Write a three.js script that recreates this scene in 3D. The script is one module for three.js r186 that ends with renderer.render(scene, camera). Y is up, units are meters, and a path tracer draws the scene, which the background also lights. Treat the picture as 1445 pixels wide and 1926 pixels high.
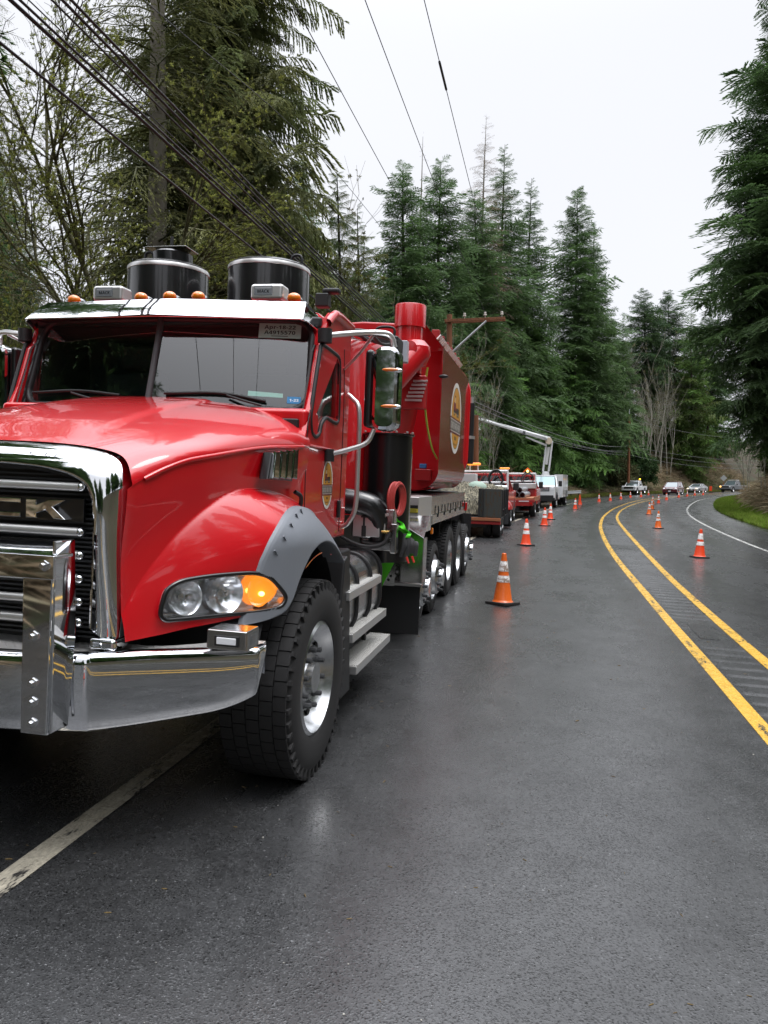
import * as THREE from 'three';
import { RoundedBoxGeometry } from 'three/addons/geometries/RoundedBoxGeometry.js';
import { mergeGeometries, toCreasedNormals } from 'three/addons/utils/BufferGeometryUtils.js';
import { ImprovedNoise } from 'three/addons/math/ImprovedNoise.js';
import { FontLoader } from 'three/addons/loaders/FontLoader.js';
import { TextGeometry } from 'three/addons/geometries/TextGeometry.js';

// ---------------------------------------------------------------- camera, sky, sun, exposure
const scene = new THREE.Scene();
const camera = new THREE.PerspectiveCamera(67.3, 0.75, 0.05, 3000);
const EYE = new THREE.Vector3(0, 1.74, 0);
const yaw = 11.988 * Math.PI / 180, pitch = 2.177 * Math.PI / 180;
camera.position.copy(EYE);
camera.lookAt(EYE.x - Math.sin(yaw) * Math.cos(pitch), EYE.y - Math.sin(pitch), -Math.cos(yaw) * Math.cos(pitch));
const renderer = new THREE.WebGLRenderer({ antialias: true });
renderer.toneMapping = THREE.LinearToneMapping;
renderer.toneMappingExposure = 2.15;
renderer.shadowMap.enabled = true;

const perlin = new ImprovedNoise();
const fbm = (x, y, z, o = 4) => { let s = 0, a = 0.5, f = 1; for (let i = 0; i < o; i++) { s += a * perlin.noise(x * f, y * f, z * f); a *= 0.5; f *= 2.03; } return s; };
function rng(seed) { let a = seed >>> 0; return () => { a = (a + 0x6D2B79F5) | 0; let t = Math.imul(a ^ (a >>> 15), 1 | a); t = (t + Math.imul(t ^ (t >>> 7), 61 | t)) ^ t; return ((t ^ (t >>> 14)) >>> 0) / 4294967296; }; }
const lerp = (a, b, t) => a + (b - a) * t, clamp = (x, a = 0, b = 1) => Math.min(b, Math.max(a, x));
const smooth = (a, b, x) => { const t = clamp((x - a) / (b - a)); return t * t * (3 - 2 * t); };
const rad = (d) => d * Math.PI / 180;

{ // overcast sky: a bright, nearly even cloud layer, a little brighter overhead
  const W = 128, H = 64, d = new Float32Array(W * H * 4);
  for (let j = 0; j < H; j++) for (let i = 0; i < W; i++) {
    const el = ((j + 0.5) / H - 0.5) * Math.PI, az = (i / W) * 2 * Math.PI;
    const cx = Math.cos(el) * Math.cos(az), cy = Math.sin(el), cz = Math.cos(el) * Math.sin(az);
    let v = 0.45 + 1.6 * smooth(0.50, 1.0, cy) + 0.02 * fbm(cx * 2.2 + 7, cy * 4, cz * 2.2, 3);
    if (cy < -0.02) v *= 0.35;
    const o = (j * W + i) * 4; d[o] = v * 0.98; d[o + 1] = v; d[o + 2] = v * 1.065; d[o + 3] = 1;
  }
  const sky = new THREE.DataTexture(d, W, H, THREE.RGBAFormat, THREE.FloatType);
  sky.mapping = THREE.EquirectangularReflectionMapping; sky.magFilter = THREE.LinearFilter; sky.needsUpdate = true;
  scene.background = sky; scene.environment = sky;
}
const sun = new THREE.DirectionalLight(new THREE.Color(1, 0.97, 0.93), 0.6);
sun.position.set(25, 70, -15); sun.target.position.set(0, 0, -20); sun.castShadow = true; sun.shadow.radius = 45;
Object.assign(sun.shadow.camera, { left: -90, right: 90, top: 90, bottom: -90, near: 1, far: 260 }); sun.shadow.mapSize.set(2048, 2048);
scene.add(sun, sun.target);

// ---------------------------------------------------------------- helpers
const taken = new Map();
function numbered(n) { const k = taken.get(n) || 0; taken.set(n, k + 1); return k ? n + '_' + String(k).padStart(3, '0') : n; }
function tag(o, label, category, group, kind) { o.userData = {}; if (label) o.userData.label = label; if (category) o.userData.category = category; if (group) o.userData.group = group; if (kind) o.userData.kind = kind; return o; }
let OFF = new THREE.Vector3();
function thing(name, label, category, pos = [0, 0, 0], turn = 0, group) { const o = new THREE.Group(); o.name = numbered(name); o.position.set(...pos); o.rotation.y = turn; tag(o, label, category, group); scene.add(o); return o; }
const partNames = new WeakMap();
function pname(parent, name) { let m = partNames.get(parent); if (!m) partNames.set(parent, m = new Map()); const k = m.get(name) || 0; m.set(name, k + 1); return k ? name + '_' + String(k).padStart(3, '0') : name; }
function shade(o) { o.castShadow = o.receiveShadow = true; return o; }
function part(parent, name, geo, material, label) {
  if (Array.isArray(geo)) geo = merge(geo);
  if (OFF.lengthSq()) geo.translate(-OFF.x, -OFF.y, -OFF.z);
  const m = shade(new THREE.Mesh(geo, material)); m.name = pname(parent, name); if (label) m.userData.label = label; parent.add(m); return m;
}
function solo(name, geo, material, label, category, group, kind) { if (Array.isArray(geo)) geo = merge(geo); const m = shade(new THREE.Mesh(geo, material)); m.name = numbered(name); tag(m, label, category, group, kind); scene.add(m); return m; }
function place(o, name, label, pos, turn) { const c = o.clone(); c.name = numbered(name); c.userData = { ...o.userData, label: label || o.userData.label }; c.position.set(...pos); if (turn !== undefined) c.rotation.y = turn; scene.add(c); return c; }
function norm(g) { let r = g.index ? g.toNonIndexed() : g; if (!r.attributes.normal) r.computeVertexNormals(); for (const k of Object.keys(r.attributes)) if (!['position', 'normal', 'uv'].includes(k)) r.deleteAttribute(k); if (!r.attributes.uv) r.setAttribute('uv', new THREE.BufferAttribute(new Float32Array(r.attributes.position.count * 2), 2)); return r; }
const merge = (list) => list.length === 1 ? list[0] : mergeGeometries(list.map(norm), false);
function box(x0, x1, y0, y1, z0, z1, r = 0.008) {
  const w = Math.abs(x1 - x0), h = Math.abs(y1 - y0), d = Math.abs(z1 - z0); r = Math.min(r, w / 2.1, h / 2.1, d / 2.1);
  const g = r > 0 ? new RoundedBoxGeometry(w, h, d, 1, r) : new THREE.BoxGeometry(w, h, d);
  g.translate((x0 + x1) / 2, (y0 + y1) / 2, (z0 + z1) / 2); return g;
}
const V = (x, y, z) => new THREE.Vector3(x, y, z);
function flipAny(g) { if (g.index) { const a = g.index.array; for (let i = 0; i < a.length; i += 3) { const t = a[i]; a[i] = a[i + 1]; a[i + 1] = t; } } else for (const k of Object.keys(g.attributes)) { const at = g.attributes[k], n = at.itemSize, a = at.array; for (let i = 0; i < at.count; i += 3) for (let c = 0; c < n; c++) { const t = a[i * n + c]; a[i * n + c] = a[(i + 1) * n + c]; a[(i + 1) * n + c] = t; } } return g; }
function rod(a, b, r0, r1 = r0, seg = 10, open = false) {
  const A = V(...a), B = V(...b), d = B.clone().sub(A), L = d.length();
  const g = new THREE.CylinderGeometry(r1, r0, L, seg, 1, open); g.translate(0, L / 2, 0);
  g.applyQuaternion(new THREE.Quaternion().setFromUnitVectors(V(0, 1, 0), d.normalize())); g.translate(A.x, A.y, A.z); return g;
}
function tube(pts, r, seg = 24, rs = 8, closed = false, tension = 0.5) { return new THREE.TubeGeometry(new THREE.CatmullRomCurve3(pts.map((p) => V(...p)), closed, 'catmullrom', tension), seg, r, rs, closed); }
function lathe(profile, axis, pos, seg = 40) { // profile: [radius, along]
  const g = toCreasedNormals(new THREE.LatheGeometry(profile.map(([r, y]) => new THREE.Vector2(r, y)), seg), 0.6);
  if (axis === 'x') g.rotateZ(-Math.PI / 2); else if (axis === 'z') g.rotateX(Math.PI / 2);
  g.translate(...pos); return g;
}
function extr(pts, depth, bevel = 0, holes) { // outline in xy, pushed along +z
  const s = new THREE.Shape(pts.map((p) => new THREE.Vector2(...p))); if (holes) for (const h of holes) s.holes.push(new THREE.Path(h.map((p) => new THREE.Vector2(...p))));
  return new THREE.ExtrudeGeometry(s, { depth, bevelEnabled: bevel > 0, bevelThickness: bevel, bevelSize: bevel, bevelOffset: -bevel, bevelSegments: 2, curveSegments: 8, steps: 1 });
}
// outline given as [z, y], pushed from x0 to x1
function sidex(pts, x0, x1, bevel = 0, holes) { const f = (p) => [-p[0], p[1]]; const g = extr(pts.map(f), Math.abs(x1 - x0) - 2 * bevel, bevel, holes && holes.map((h) => h.map(f))); g.translate(0, 0, bevel); g.rotateY(Math.PI / 2); g.translate(Math.min(x0, x1), 0, 0); return g; }
function grid(nu, nv, f, keep) { // f(u, v) -> [x, y, z]
  const p = [], uv = [], ix = [];
  for (let j = 0; j <= nv; j++) for (let i = 0; i <= nu; i++) { const q = f(i / nu, j / nv, i, j); p.push(q[0], q[1], q[2]); uv.push(q.length > 3 ? q[3] : i / nu, q.length > 3 ? q[4] : j / nv); }
  for (let j = 0; j < nv; j++) for (let i = 0; i < nu; i++) { const a = j * (nu + 1) + i, b = a + 1, c = a + nu + 1, d = c + 1; if (keep && !keep((i + 0.5) / nu, (j + 0.5) / nv)) continue; ix.push(a, b, d, a, d, c); }
  const g = new THREE.BufferGeometry(); g.setAttribute('position', new THREE.Float32BufferAttribute(p, 3)); g.setAttribute('uv', new THREE.Float32BufferAttribute(uv, 2)); g.setIndex(ix); g.computeVertexNormals(); return g;
}
function roundRect(x0, x1, y0, y1, r, n = 5) { const o = []; for (const [cx, cy, a] of [[x1 - r, y1 - r, 0], [x0 + r, y1 - r, 90], [x0 + r, y0 + r, 180], [x1 - r, y0 + r, 270]]) for (let i = 0; i <= n; i++) { const t = rad(a + 90 * i / n); o.push([cx + r * Math.cos(t), cy + r * Math.sin(t)]); } return o; }
const interp = (tab, x) => { // tab: rows [x, a, b ...] sorted by x
  if (x <= tab[0][0]) return tab[0].slice(1); const n = tab.length; if (x >= tab[n - 1][0]) return tab[n - 1].slice(1);
  let i = 0; while (tab[i + 1][0] < x) i++; const t = (x - tab[i][0]) / (tab[i + 1][0] - tab[i][0]);
  return tab[i].slice(1).map((v, k) => { const a = tab[Math.max(0, i - 1)], b = tab[i], c = tab[i + 1], d = tab[Math.min(n - 1, i + 2)]; const m1 = c[0] - a[0] ? (c[k + 1] - a[k + 1]) / (c[0] - a[0]) * (c[0] - b[0]) : 0, m2 = d[0] - b[0] ? (d[k + 1] - b[k + 1]) / (d[0] - b[0]) * (c[0] - b[0]) : 0; const t2 = t * t, t3 = t2 * t; return b[k + 1] * (2 * t3 - 3 * t2 + 1) + m1 * (t3 - 2 * t2 + t) + c[k + 1] * (3 * t2 - 2 * t3) + m2 * (t3 - t2); });
};

// ---------------------------------------------------------------- textures and materials
function dataTex(n, f, srgb, m = n) {
  const d = new Uint8Array(n * m * 4);
  for (let j = 0; j < m; j++) for (let i = 0; i < n; i++) { const c = f(i, j), o = (j * n + i) * 4; if (typeof c === 'number') d[o] = d[o + 1] = d[o + 2] = clamp(c) * 255; else { d[o] = clamp(c[0]) * 255; d[o + 1] = clamp(c[1]) * 255; d[o + 2] = clamp(c[2]) * 255; } d[o + 3] = 255; }
  const t = new THREE.DataTexture(d, n, m, THREE.RGBAFormat); t.wrapS = t.wrapT = THREE.RepeatWrapping; t.magFilter = THREE.LinearFilter; t.minFilter = THREE.LinearMipmapLinearFilter; t.generateMipmaps = true; if (srgb) t.colorSpace = THREE.SRGBColorSpace; t.needsUpdate = true; return t;
}
function rep(t, x, y = x) { const c = t.clone(); c.repeat.set(x, y); c.needsUpdate = true; return c; }
function canvasTex(w, h, draw) { const c = document.createElement('canvas'); c.width = w; c.height = h; const g = c.getContext('2d'); draw(g, w, h); const t = new THREE.CanvasTexture(c); t.colorSpace = THREE.SRGBColorSpace; t.wrapS = t.wrapT = THREE.ClampToEdgeWrapping; return t; }
function std(r, g, b, roughness = 0.6, o = {}) { const m = new THREE.MeshStandardMaterial({ roughness, ...o }); m.color.setRGB(r, g, b); return m; }
function phys(r, g, b, roughness = 0.4, o = {}) { const m = new THREE.MeshPhysicalMaterial({ roughness, ...o }); m.color.setRGB(r, g, b); return m; }
const tileNoise = (N, seed, cells) => { // tileable value noise as a lookup
  const R = rng(seed), a = new Float32Array(cells * cells).map(() => R());
  return (x, y) => { const fx = (x / N) * cells, fy = (y / N) * cells, i = Math.floor(fx), j = Math.floor(fy), u = fx - i, v = fy - j, su = u * u * (3 - 2 * u), sv = v * v * (3 - 2 * v); const g = (p, q) => a[((q % cells) + cells) % cells * cells + ((p % cells) + cells) % cells]; return lerp(lerp(g(i, j), g(i + 1, j), su), lerp(g(i, j + 1), g(i + 1, j + 1), su), sv); };
};
const n64 = tileNoise(512, 3, 64), n16 = tileNoise(512, 5, 16), n128 = tileNoise(512, 9, 128), n6 = tileNoise(512, 13, 6);
const grimeMap = dataTex(512, (i, j) => 0.25 + 0.5 * (0.5 * n16(i, j) + 0.3 * n64(i, j) + 0.2 * n128(i, j)));
const fineBump = dataTex(256, (i, j) => 0.6 * n128(i * 2, j * 2) + 0.4 * n64(i * 2, j * 2));
const M = {
  red: phys(0.58, 0.004, 0.010, 0.34, { clearcoat: 1, clearcoatRoughness: 0.025 }),
  redOld: phys(0.42, 0.012, 0.014, 0.4, { clearcoat: 0.8, clearcoatRoughness: 0.08 }),
  redFrame: std(0.30, 0.012, 0.012, 0.5),
  maroon: phys(0.10, 0.008, 0.016, 0.4, { clearcoat: 1, clearcoatRoughness: 0.05 }),
  white: phys(0.74, 0.75, 0.76, 0.4, { clearcoat: 0.9, clearcoatRoughness: 0.06 }),
  silver: phys(0.48, 0.49, 0.50, 0.35, { metalness: 0.5, clearcoat: 0.9, clearcoatRoughness: 0.06 }),
  chrome: std(0.80, 0.81, 0.83, 0.035, { metalness: 1 }),
  lampBowl: std(0.86, 0.87, 0.88, 0.18, { metalness: 0.8 }),
  alu: std(0.66, 0.67, 0.68, 0.25, { metalness: 1 }),
  steel: std(0.46, 0.455, 0.45, 0.34, { metalness: 1, roughnessMap: grimeMap }),
  brushed: std(0.68, 0.675, 0.665, 0.32, { metalness: 0.75 }),
  treadStep: std(0.74, 0.73, 0.70, 0.45, { metalness: 0.55 }),
  black: std(0.014, 0.014, 0.015, 0.5),
  gloss: phys(0.005, 0.005, 0.006, 0.3, { clearcoat: 0.6, clearcoatRoughness: 0.04 }),
  gray: std(0.185, 0.20, 0.225, 0.5, { bumpMap: fineBump, bumpScale: 0.0004 }),
  grayDark: std(0.05, 0.052, 0.056, 0.6),
  rubber: std(0.016, 0.0155, 0.016, 0.68, { bumpMap: rep(fineBump, 6), bumpScale: 0.0008 }),
  cloth: std(0.06, 0.06, 0.062, 0.95),
  glass: phys(0.80, 0.90, 0.87, 0.0, { transmission: 1, thickness: 0, ior: 1.52 }),
  screen: phys(0.62, 0.84, 0.79, 0.0, { transmission: 1, thickness: 0, ior: 2.15 }),
  darkGlass: phys(0.012, 0.014, 0.015, 0.03, { clearcoat: 1, clearcoatRoughness: 0.0 }),
  amber: phys(0.85, 0.22, 0.01, 0.15, { clearcoat: 1 }),
  amberLit: phys(0.9, 0.25, 0.02, 0.2, { clearcoat: 1, emissive: new THREE.Color(1, 0.28, 0.02), emissiveIntensity: 0.55 }),
  bulb: std(1, 0.7, 0.2, 0.3, { emissive: new THREE.Color(1, 0.62, 0.12), emissiveIntensity: 3 }),
  clearLens: phys(0.97, 0.98, 1, 0.0, { transmission: 1, thickness: 0, ior: 1.45 }),
  lime: std(0.10, 0.62, 0.02, 0.6),
  hoseRed: std(0.38, 0.035, 0.03, 0.5),
  brass: std(0.6, 0.42, 0.14, 0.25, { metalness: 1 }),
  wood: std(0.28, 0.10, 0.042, 0.8),
  tailRed: phys(0.5, 0.01, 0.01, 0.2, { clearcoat: 1 }),
  headlamp: phys(0.85, 0.87, 0.9, 0.1, { clearcoat: 1 }),
  wire: std(0.018, 0.018, 0.02, 0.5),
  wireGrey: std(0.20, 0.20, 0.205, 0.5, { metalness: 0.4 }),
};

// ---------------------------------------------------------------- the lie of the land
const BANK = [-0.00161, -0.04295, -0.0024];            // the lane is banked: height = a + b x + c z near the trucks
const roadY = (x, z) => { const w = smooth(40, 85, -z); return (1 - w) * (BANK[0] + BANK[1] * clamp(x, -14, 16) + BANK[2] * clamp(z, -90, 20)) + w * 0.09; };
const FAR = [[101, 0], [118, 6.6], [138, 16.5], [162, 31], [190, 51], [222, 77], [262, 114]];
const lineFar = (x0, h) => FAR.map(([t, x]) => [t, x0 + x + h * (t - 101)]);
const line = {
  el: [[-60, -5.3], [0, -5.3], [20, -5.2], [35, -4.3], [50, -2.4], [60, -0.9], [79, 3.0], [101, 8.9], ...lineFar(8.9, 0).slice(1)],
  wl: [[-60, -2.17], [-20, -2.17], [3, -2.17], [15, -2.17], [22, -2.12], [30, -1.55], [42, -0.5], [59.7, 1.35], [78.8, 4.9], [101, 11.4], ...lineFar(11.4, 0).slice(1)],
  yl: [[-60, 1.55], [-20, 1.55], [5, 1.55], [12.4, 1.55], [19.4, 1.6], [27, 1.84], [34.2, 2.25], [44.2, 3.16], [57.8, 4.95], [73.2, 7.78], [84.8, 10.76], [101, 16.0], ...lineFar(16.0, 0).slice(1)],
  yr: [[-60, 2.17], [-20, 2.17], [8, 2.17], [14, 2.25], [18.1, 2.38], [23.2, 2.58], [30, 2.87], [37.6, 3.26], [44, 3.78], [54.1, 5.0], [67.4, 7.3], [79.2, 10.15], [88, 12.6], [101, 16.9], ...lineFar(16.9, 0).slice(1)],
  wr: [[-60, 5.9], [-20, 5.9], [10, 5.95], [23.6, 6.15], [29.7, 6.5], [38.7, 7.24], [50.7, 8.6], [62, 10.5], [76.7, 13.8], [88.2, 17.2], [101, 21.6], ...lineFar(21.6, 0).slice(1)],
  er: [[-60, 9.0], [-20, 9.0], [20, 9.1], [36.4, 9.5], [43.5, 10.1], [54, 11.15], [63.3, 12.6], [77.2, 15.7], [90, 19.6], [101, 23.4], ...lineFar(23.4, 0).slice(1)],
};
const X = {}; for (const k of Object.keys(line)) X[k] = (z) => interp(line[k], -z)[0];
const headingCos = (z) => { const d = (X.yl(z - 1) - X.yl(z + 1)) / 2; return 1 / Math.sqrt(1 + d * d); };
function bankLeft(d, z) { // height of the slope on the outer side of the bend, d metres from the asphalt
  const far = smooth(55, 100, -z), near = 0.35;
  return lerp(near * 5 * smooth(2.5, 22, d) + 0.06 * Math.max(0, Math.min(d, 60) - 20), 9.0 * smooth(2.2, 19, d) + 0.12 * Math.max(0, Math.min(d, 60) - 16), far);
}
function bankRight(d, z) { return 6.5 * smooth(2.2, 13, d) + 0.14 * Math.max(0, d - 10); }
function landY(x, z) {
  const c = headingCos(z), l = (X.el(z) - x) * c, r = (x - X.er(z)) * c;
  let y = roadY(x, z);
  if (l > 0) y += bankLeft(l, z) + (l > 2 ? 0.28 * smooth(2, 8, l) * fbm(x * 0.22, 3.1, z * 0.22, 4) * 2 : 0) + 0.16 * smooth(0.5, 3, l) * smooth(80, 105, -z);
  else if (r > 0) y += bankRight(r, z) + 0.25 * smooth(1, 5, r) * fbm(x * 0.3, 8.4, z * 0.3, 4) * 2;
  return y;
}

// ---------------------------------------------------------------- asphalt
const asphaltH = (() => { // aggregate: stones of 5 to 12 mm, as a height field that tiles at 1.9 m
  const N = 1024, h = new Float32Array(N * N), R = rng(77);
  for (let k = 0; k < 78000; k++) {
    const cx = R() * N, cy = R() * N, r = 1.3 + 2.4 * R() * R(), top = 0.35 + 0.65 * R(), e = 0.7 + 0.6 * R();
    for (let j = -Math.ceil(r); j <= r; j++) for (let i = -Math.ceil(r); i <= r; i++) {
      const q = (i * i * e + j * j / e) / (r * r); if (q > 1) continue;
      const x = (Math.floor(cx + i) + N) % N, y = (Math.floor(cy + j) + N) % N, v = top * Math.sqrt(1 - q * q);
      if (v > h[y * N + x]) h[y * N + x] = v;
    }
  }
  return { N, h };
})();
const asphaltBump = (() => { const film = tileNoise(1024, 27, 30); return dataTex(1024, (i, j) => Math.max(asphaltH.h[j * 1024 + i], 0.30 + 0.25 * film(i, j))); })(); // water lies between the stones
const asphaltColor = (() => {
  const a = tileNoise(1024, 21, 12), b = tileNoise(1024, 22, 340), c = tileNoise(1024, 25, 90);
  return dataTex(1024, (i, j) => { const h = asphaltH.h[j * 1024 + i], s = b(i, j); let v = 0.21 + 0.34 * (s - 0.5) * h + 0.05 * (a(i, j) - 0.5) + 0.04 * (c(i, j) - 0.5); if (s > 0.955 && h > 0.55) v += 0.22; return [v, v * 0.995, v * 0.985]; }, true);
})();
// film of rain: smoother where wheels have polished it and water lies, rougher between
const wetMap = (() => {
  const a = tileNoise(512, 31, 9), b = tileNoise(512, 32, 40), c = tileNoise(512, 33, 130);
  return dataTex(512, (i, j) => { const u = i / 512; const track = Math.exp(-Math.pow((u - 0.30) / 0.10, 2)) + Math.exp(-Math.pow((u - 0.76) / 0.10, 2)); return 0.50 - 0.16 * track + 0.14 * (a(i, j) - 0.5) + 0.10 * (b(i, j) - 0.5) + 0.08 * (c(i, j) - 0.5); });
})();
// rain stands in the hollows, the stones' tops are bare
const filmMap = (() => { const film = tileNoise(1024, 28, 16); return dataTex(1024, (i, j) => clamp(1.15 - 1.5 * asphaltH.h[j * 1024 + i] + 0.5 * (film(i, j) - 0.5), 0.04, 1)); })();
function asphalt(tone, bump, o = {}) { const m = phys(tone * 0.97, tone, tone * 1.05, 0.58, { clearcoat: 0.8, clearcoatRoughness: 0.36, clearcoatMap: rep(filmMap, 1 / 1.9), map: rep(asphaltColor, 1 / 1.9), bumpMap: rep(asphaltBump, 1 / 1.9), bumpScale: bump, roughnessMap: rep(wetMap, 1 / 3.72, 1 / 9), ...o }); return m; }
M.asphalt = asphalt(1, 0.0021); M.asphaltShoulder = asphalt(0.8, 0.0016); M.asphaltStrip = asphalt(1.0, 0.0014);
const zs = []; for (let t = -45; t < 262; t += t < 0 ? 3 : t < 25 ? 0.8 : t < 90 ? 1.5 : 3) zs.push(-t);
function strip(a, b, lift, nu, za = zs, m) { // ribbon between two lines, uv in metres
  return grid(nu, za.length - 1, (u, v, i, j) => { const z = za[j], x = lerp(a(z), b(z), u); return [x, roadY(x, z) + lift, z, x - X.yl(z) + 20, -z]; });
}
const flip = (g) => { const ix = g.index.array; for (let i = 0; i < ix.length; i += 3) { const t = ix[i]; ix[i] = ix[i + 1]; ix[i + 1] = t; } g.computeVertexNormals(); return g; };
solo('road_lane', strip(X.wl, X.yl, 0, 6), M.asphalt, null, null, null, 'structure');
solo('road_lane', strip(X.yr, X.wr, 0, 6), M.asphalt, null, null, null, 'structure');
solo('road_shoulder', strip((z) => X.el(z) + 0.12 * fbm(0, 0, z * 0.9), X.wl, 0, 4), M.asphaltShoulder, null, null, null, 'structure');
solo('road_shoulder', strip(X.wr, (z) => X.er(z) + 0.10 * fbm(5, 0, z * 0.7), 0, 3), M.asphaltShoulder, null, null, null, 'structure');
{ // the milled strip between the yellow lines: real grooves, in runs with a gap at each pavement marker
  const za = []; for (let t = -4; t < 34; t += t < 16 ? 0.035 : 0.05) za.push(-t); const lo = []; for (let t = 34; t < 262; t += 2) lo.push(-t); const back = []; for (let t = -45; t < -4; t += 3) back.push(-t);
  const groove = (z, u) => { const t = -z, cell = t / 0.31, f = cell - Math.floor(cell), run = ((t + 3.2) % 12.2); if (run < 1.7 || t > 33.9 || t < -3.9) return 0; const e = smooth(0.10, 0.17, u) * smooth(0.10, 0.17, 1 - u - 0.02 * Math.sin(Math.floor(cell) * 7.1)); const s = Math.max(0, 1 - Math.pow((f - 0.5) / 0.16, 2)); return -0.011 * e * Math.sqrt(s); };
  const g = [back, za, lo].map((zz, k) => { if (k < 2) zz.push(k ? -34 : 4); return grid(14, zz.length - 1, (u, v, i, j) => { const z = zz[j], uu = i / 14, x = lerp(X.yl(z), X.yr(z), uu); return [x, roadY(x, z) + groove(z, uu), z, x - X.yl(z) + 20, -z]; }); });
  solo('road_rumble_strip', g, M.asphaltStrip, null, null, null, 'structure');
  const patch = asphalt(0.55, 0.002);
  for (const t of [10.1, 22.3, 34.5]) { const x = X.yl(-t), w = X.yr(-t) - x; solo('road_patch', grid(2, 3, (u, v) => { const xx = x + w * (0.30 + 0.34 * u), z = -t + 0.75 - v * 0.95; return [xx, roadY(xx, z) + 0.004, z, xx, z]; }), patch, null, null, null, 'structure'); }
  const patch2 = asphalt(0.62, 0.003);
  for (const [x, t, w, l] of [[9.4, 58, 0.9, 6.5], [8.1, 47, 0.8, 5]]) solo('road_patch', grid(3, 8, (u, v) => { const z = -t + l / 2 - v * l, c = X.wr(z) + 0.25 + 0.7 * u * w; return [c, roadY(c, z) + 0.004, z, c, z]; }), patch2, null, null, null, 'structure');
}
// painted lines, worn by tyres
function paintMat(r, g, b, wear, seed) {
  const a = tileNoise(512, seed, 24), c = tileNoise(512, seed + 1, 150), e = tileNoise(512, seed + 2, 7);
  const t = dataTex(512, (i, j) => { const w = smooth(0.62 - wear, 0.80 - wear, 0.42 * a(i, j) + 0.34 * c(i, j) + 0.24 * e(i, j)); const k = 0.9 + 0.2 * (c(i, j) - 0.5); return [lerp(r * k, 0.22, w), lerp(g * k, 0.215, w), lerp(b * k, 0.21, w)]; }, true);
  return std(1, 1, 1, 0.55, { map: rep(t, 1, 0.33), bumpMap: rep(asphaltBump, 1 / 2.4), bumpScale: 0.0022, roughnessMap: grimeMap });
}
const yellowPaint = paintMat(0.90, 0.71, 0.30, -0.04, 41), whitePaint = paintMat(0.82, 0.82, 0.80, 0.02, 51), wornPaint = paintMat(0.76, 0.73, 0.66, 0.10, 61);
const ribbon = (f, w, lift = 0.004) => strip((z) => f(z) - w / 2 / headingCos(z), (z) => f(z) + w / 2 / headingCos(z), lift, 2);
solo('road_line_yellow', ribbon(X.yl, 0.13), yellowPaint, null, null, null, 'structure');
solo('road_line_yellow', ribbon(X.yr, 0.13), yellowPaint, null, null, null, 'structure');
solo('road_line_white', ribbon(X.wr, 0.12), whitePaint, null, null, null, 'structure');
solo('road_line_white', ribbon(X.wl, 0.125), wornPaint, null, null, null, 'structure');

// ---------------------------------------------------------------- ground sheet
{
  const xs = []; for (let x = -170; x <= 190; x += (x > -60 && x < 75) ? 1.1 : 5) xs.push(x);
  const za = []; for (let z = 70; z >= -330; z -= z > -190 ? 1.4 : 5) za.push(z);
  const p = [], uv = [], ix = [], n = xs.length;
  for (const z of za) { const el = X.el(z), er = X.er(z); for (const x of xs) { const on = x > el - 0.9 && x < er + 0.9; p.push(x, landY(x, z) - (on ? 0.09 : 0.02), z); uv.push(x, z); } }
  for (let j = 0; j < za.length - 1; j++) for (let i = 0; i < n - 1; i++) { const a = j * n + i; ix.push(a, a + 1, a + n + 1, a, a + n + 1, a + n); }
  const g = new THREE.BufferGeometry(); g.setAttribute('position', new THREE.Float32BufferAttribute(p, 3)); g.setAttribute('uv', new THREE.Float32BufferAttribute(uv, 2)); g.setIndex(ix); g.computeVertexNormals();
  const a = tileNoise(512, 71, 9), b = tileNoise(512, 72, 60), c = tileNoise(512, 73, 180);
  const soil = dataTex(512, (i, j) => { const t = smooth(0.3, 0.7, 0.5 * a(i, j) + 0.5 * b(i, j)), k = 0.75 + 0.5 * c(i, j); return [lerp(0.21, 0.17, t) * k, lerp(0.155, 0.19, t) * k, lerp(0.10, 0.09, t) * k]; }, true);
  solo('ground', g, std(1, 1, 1, 0.95, { map: rep(soil, 1 / 7), bumpMap: rep(grimeMap, 1 / 3), bumpScale: 0.08 }), null, null, null, 'structure');
  // the plain beyond, to the horizon
  const q = new THREE.PlaneGeometry(4000, 4000); q.rotateX(-Math.PI / 2); q.translate(0, -9, 0);
  solo('ground_plain', q, std(0.03, 0.04, 0.02, 0.95), null, null, null, 'structure');
}

// ---------------------------------------------------------------- woods
M.bark = std(0.085, 0.066, 0.050, 0.95, { map: rep(dataTex(256, (i, j) => { const v = 0.62 + 0.5 * (n64(i * 2, j * 0.5) - 0.5) + 0.25 * (n128(i * 2, j * 2) - 0.5); return [v, v * 0.98, v * 0.93]; }, true), 3, 8), bumpMap: rep(fineBump, 6, 3), bumpScale: 0.03 });
M.barkPale = std(0.30, 0.285, 0.235, 0.95, { bumpMap: rep(fineBump, 4, 4), bumpScale: 0.01 });
M.barkMoss = std(0.13, 0.125, 0.055, 0.98, { bumpMap: rep(fineBump, 4, 4), bumpScale: 0.02 });
M.barkGrey = std(0.20, 0.18, 0.15, 0.95);
M.needle = phys(1, 1, 1, 0.95, { transmission: 0.46, thickness: 0, ior: 1.25, specularIntensity: 0.35 }); M.leaf = phys(1, 1, 1, 0.9, { transmission: 0.3, thickness: 0, ior: 1.25, specularIntensity: 0.4 });
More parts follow.
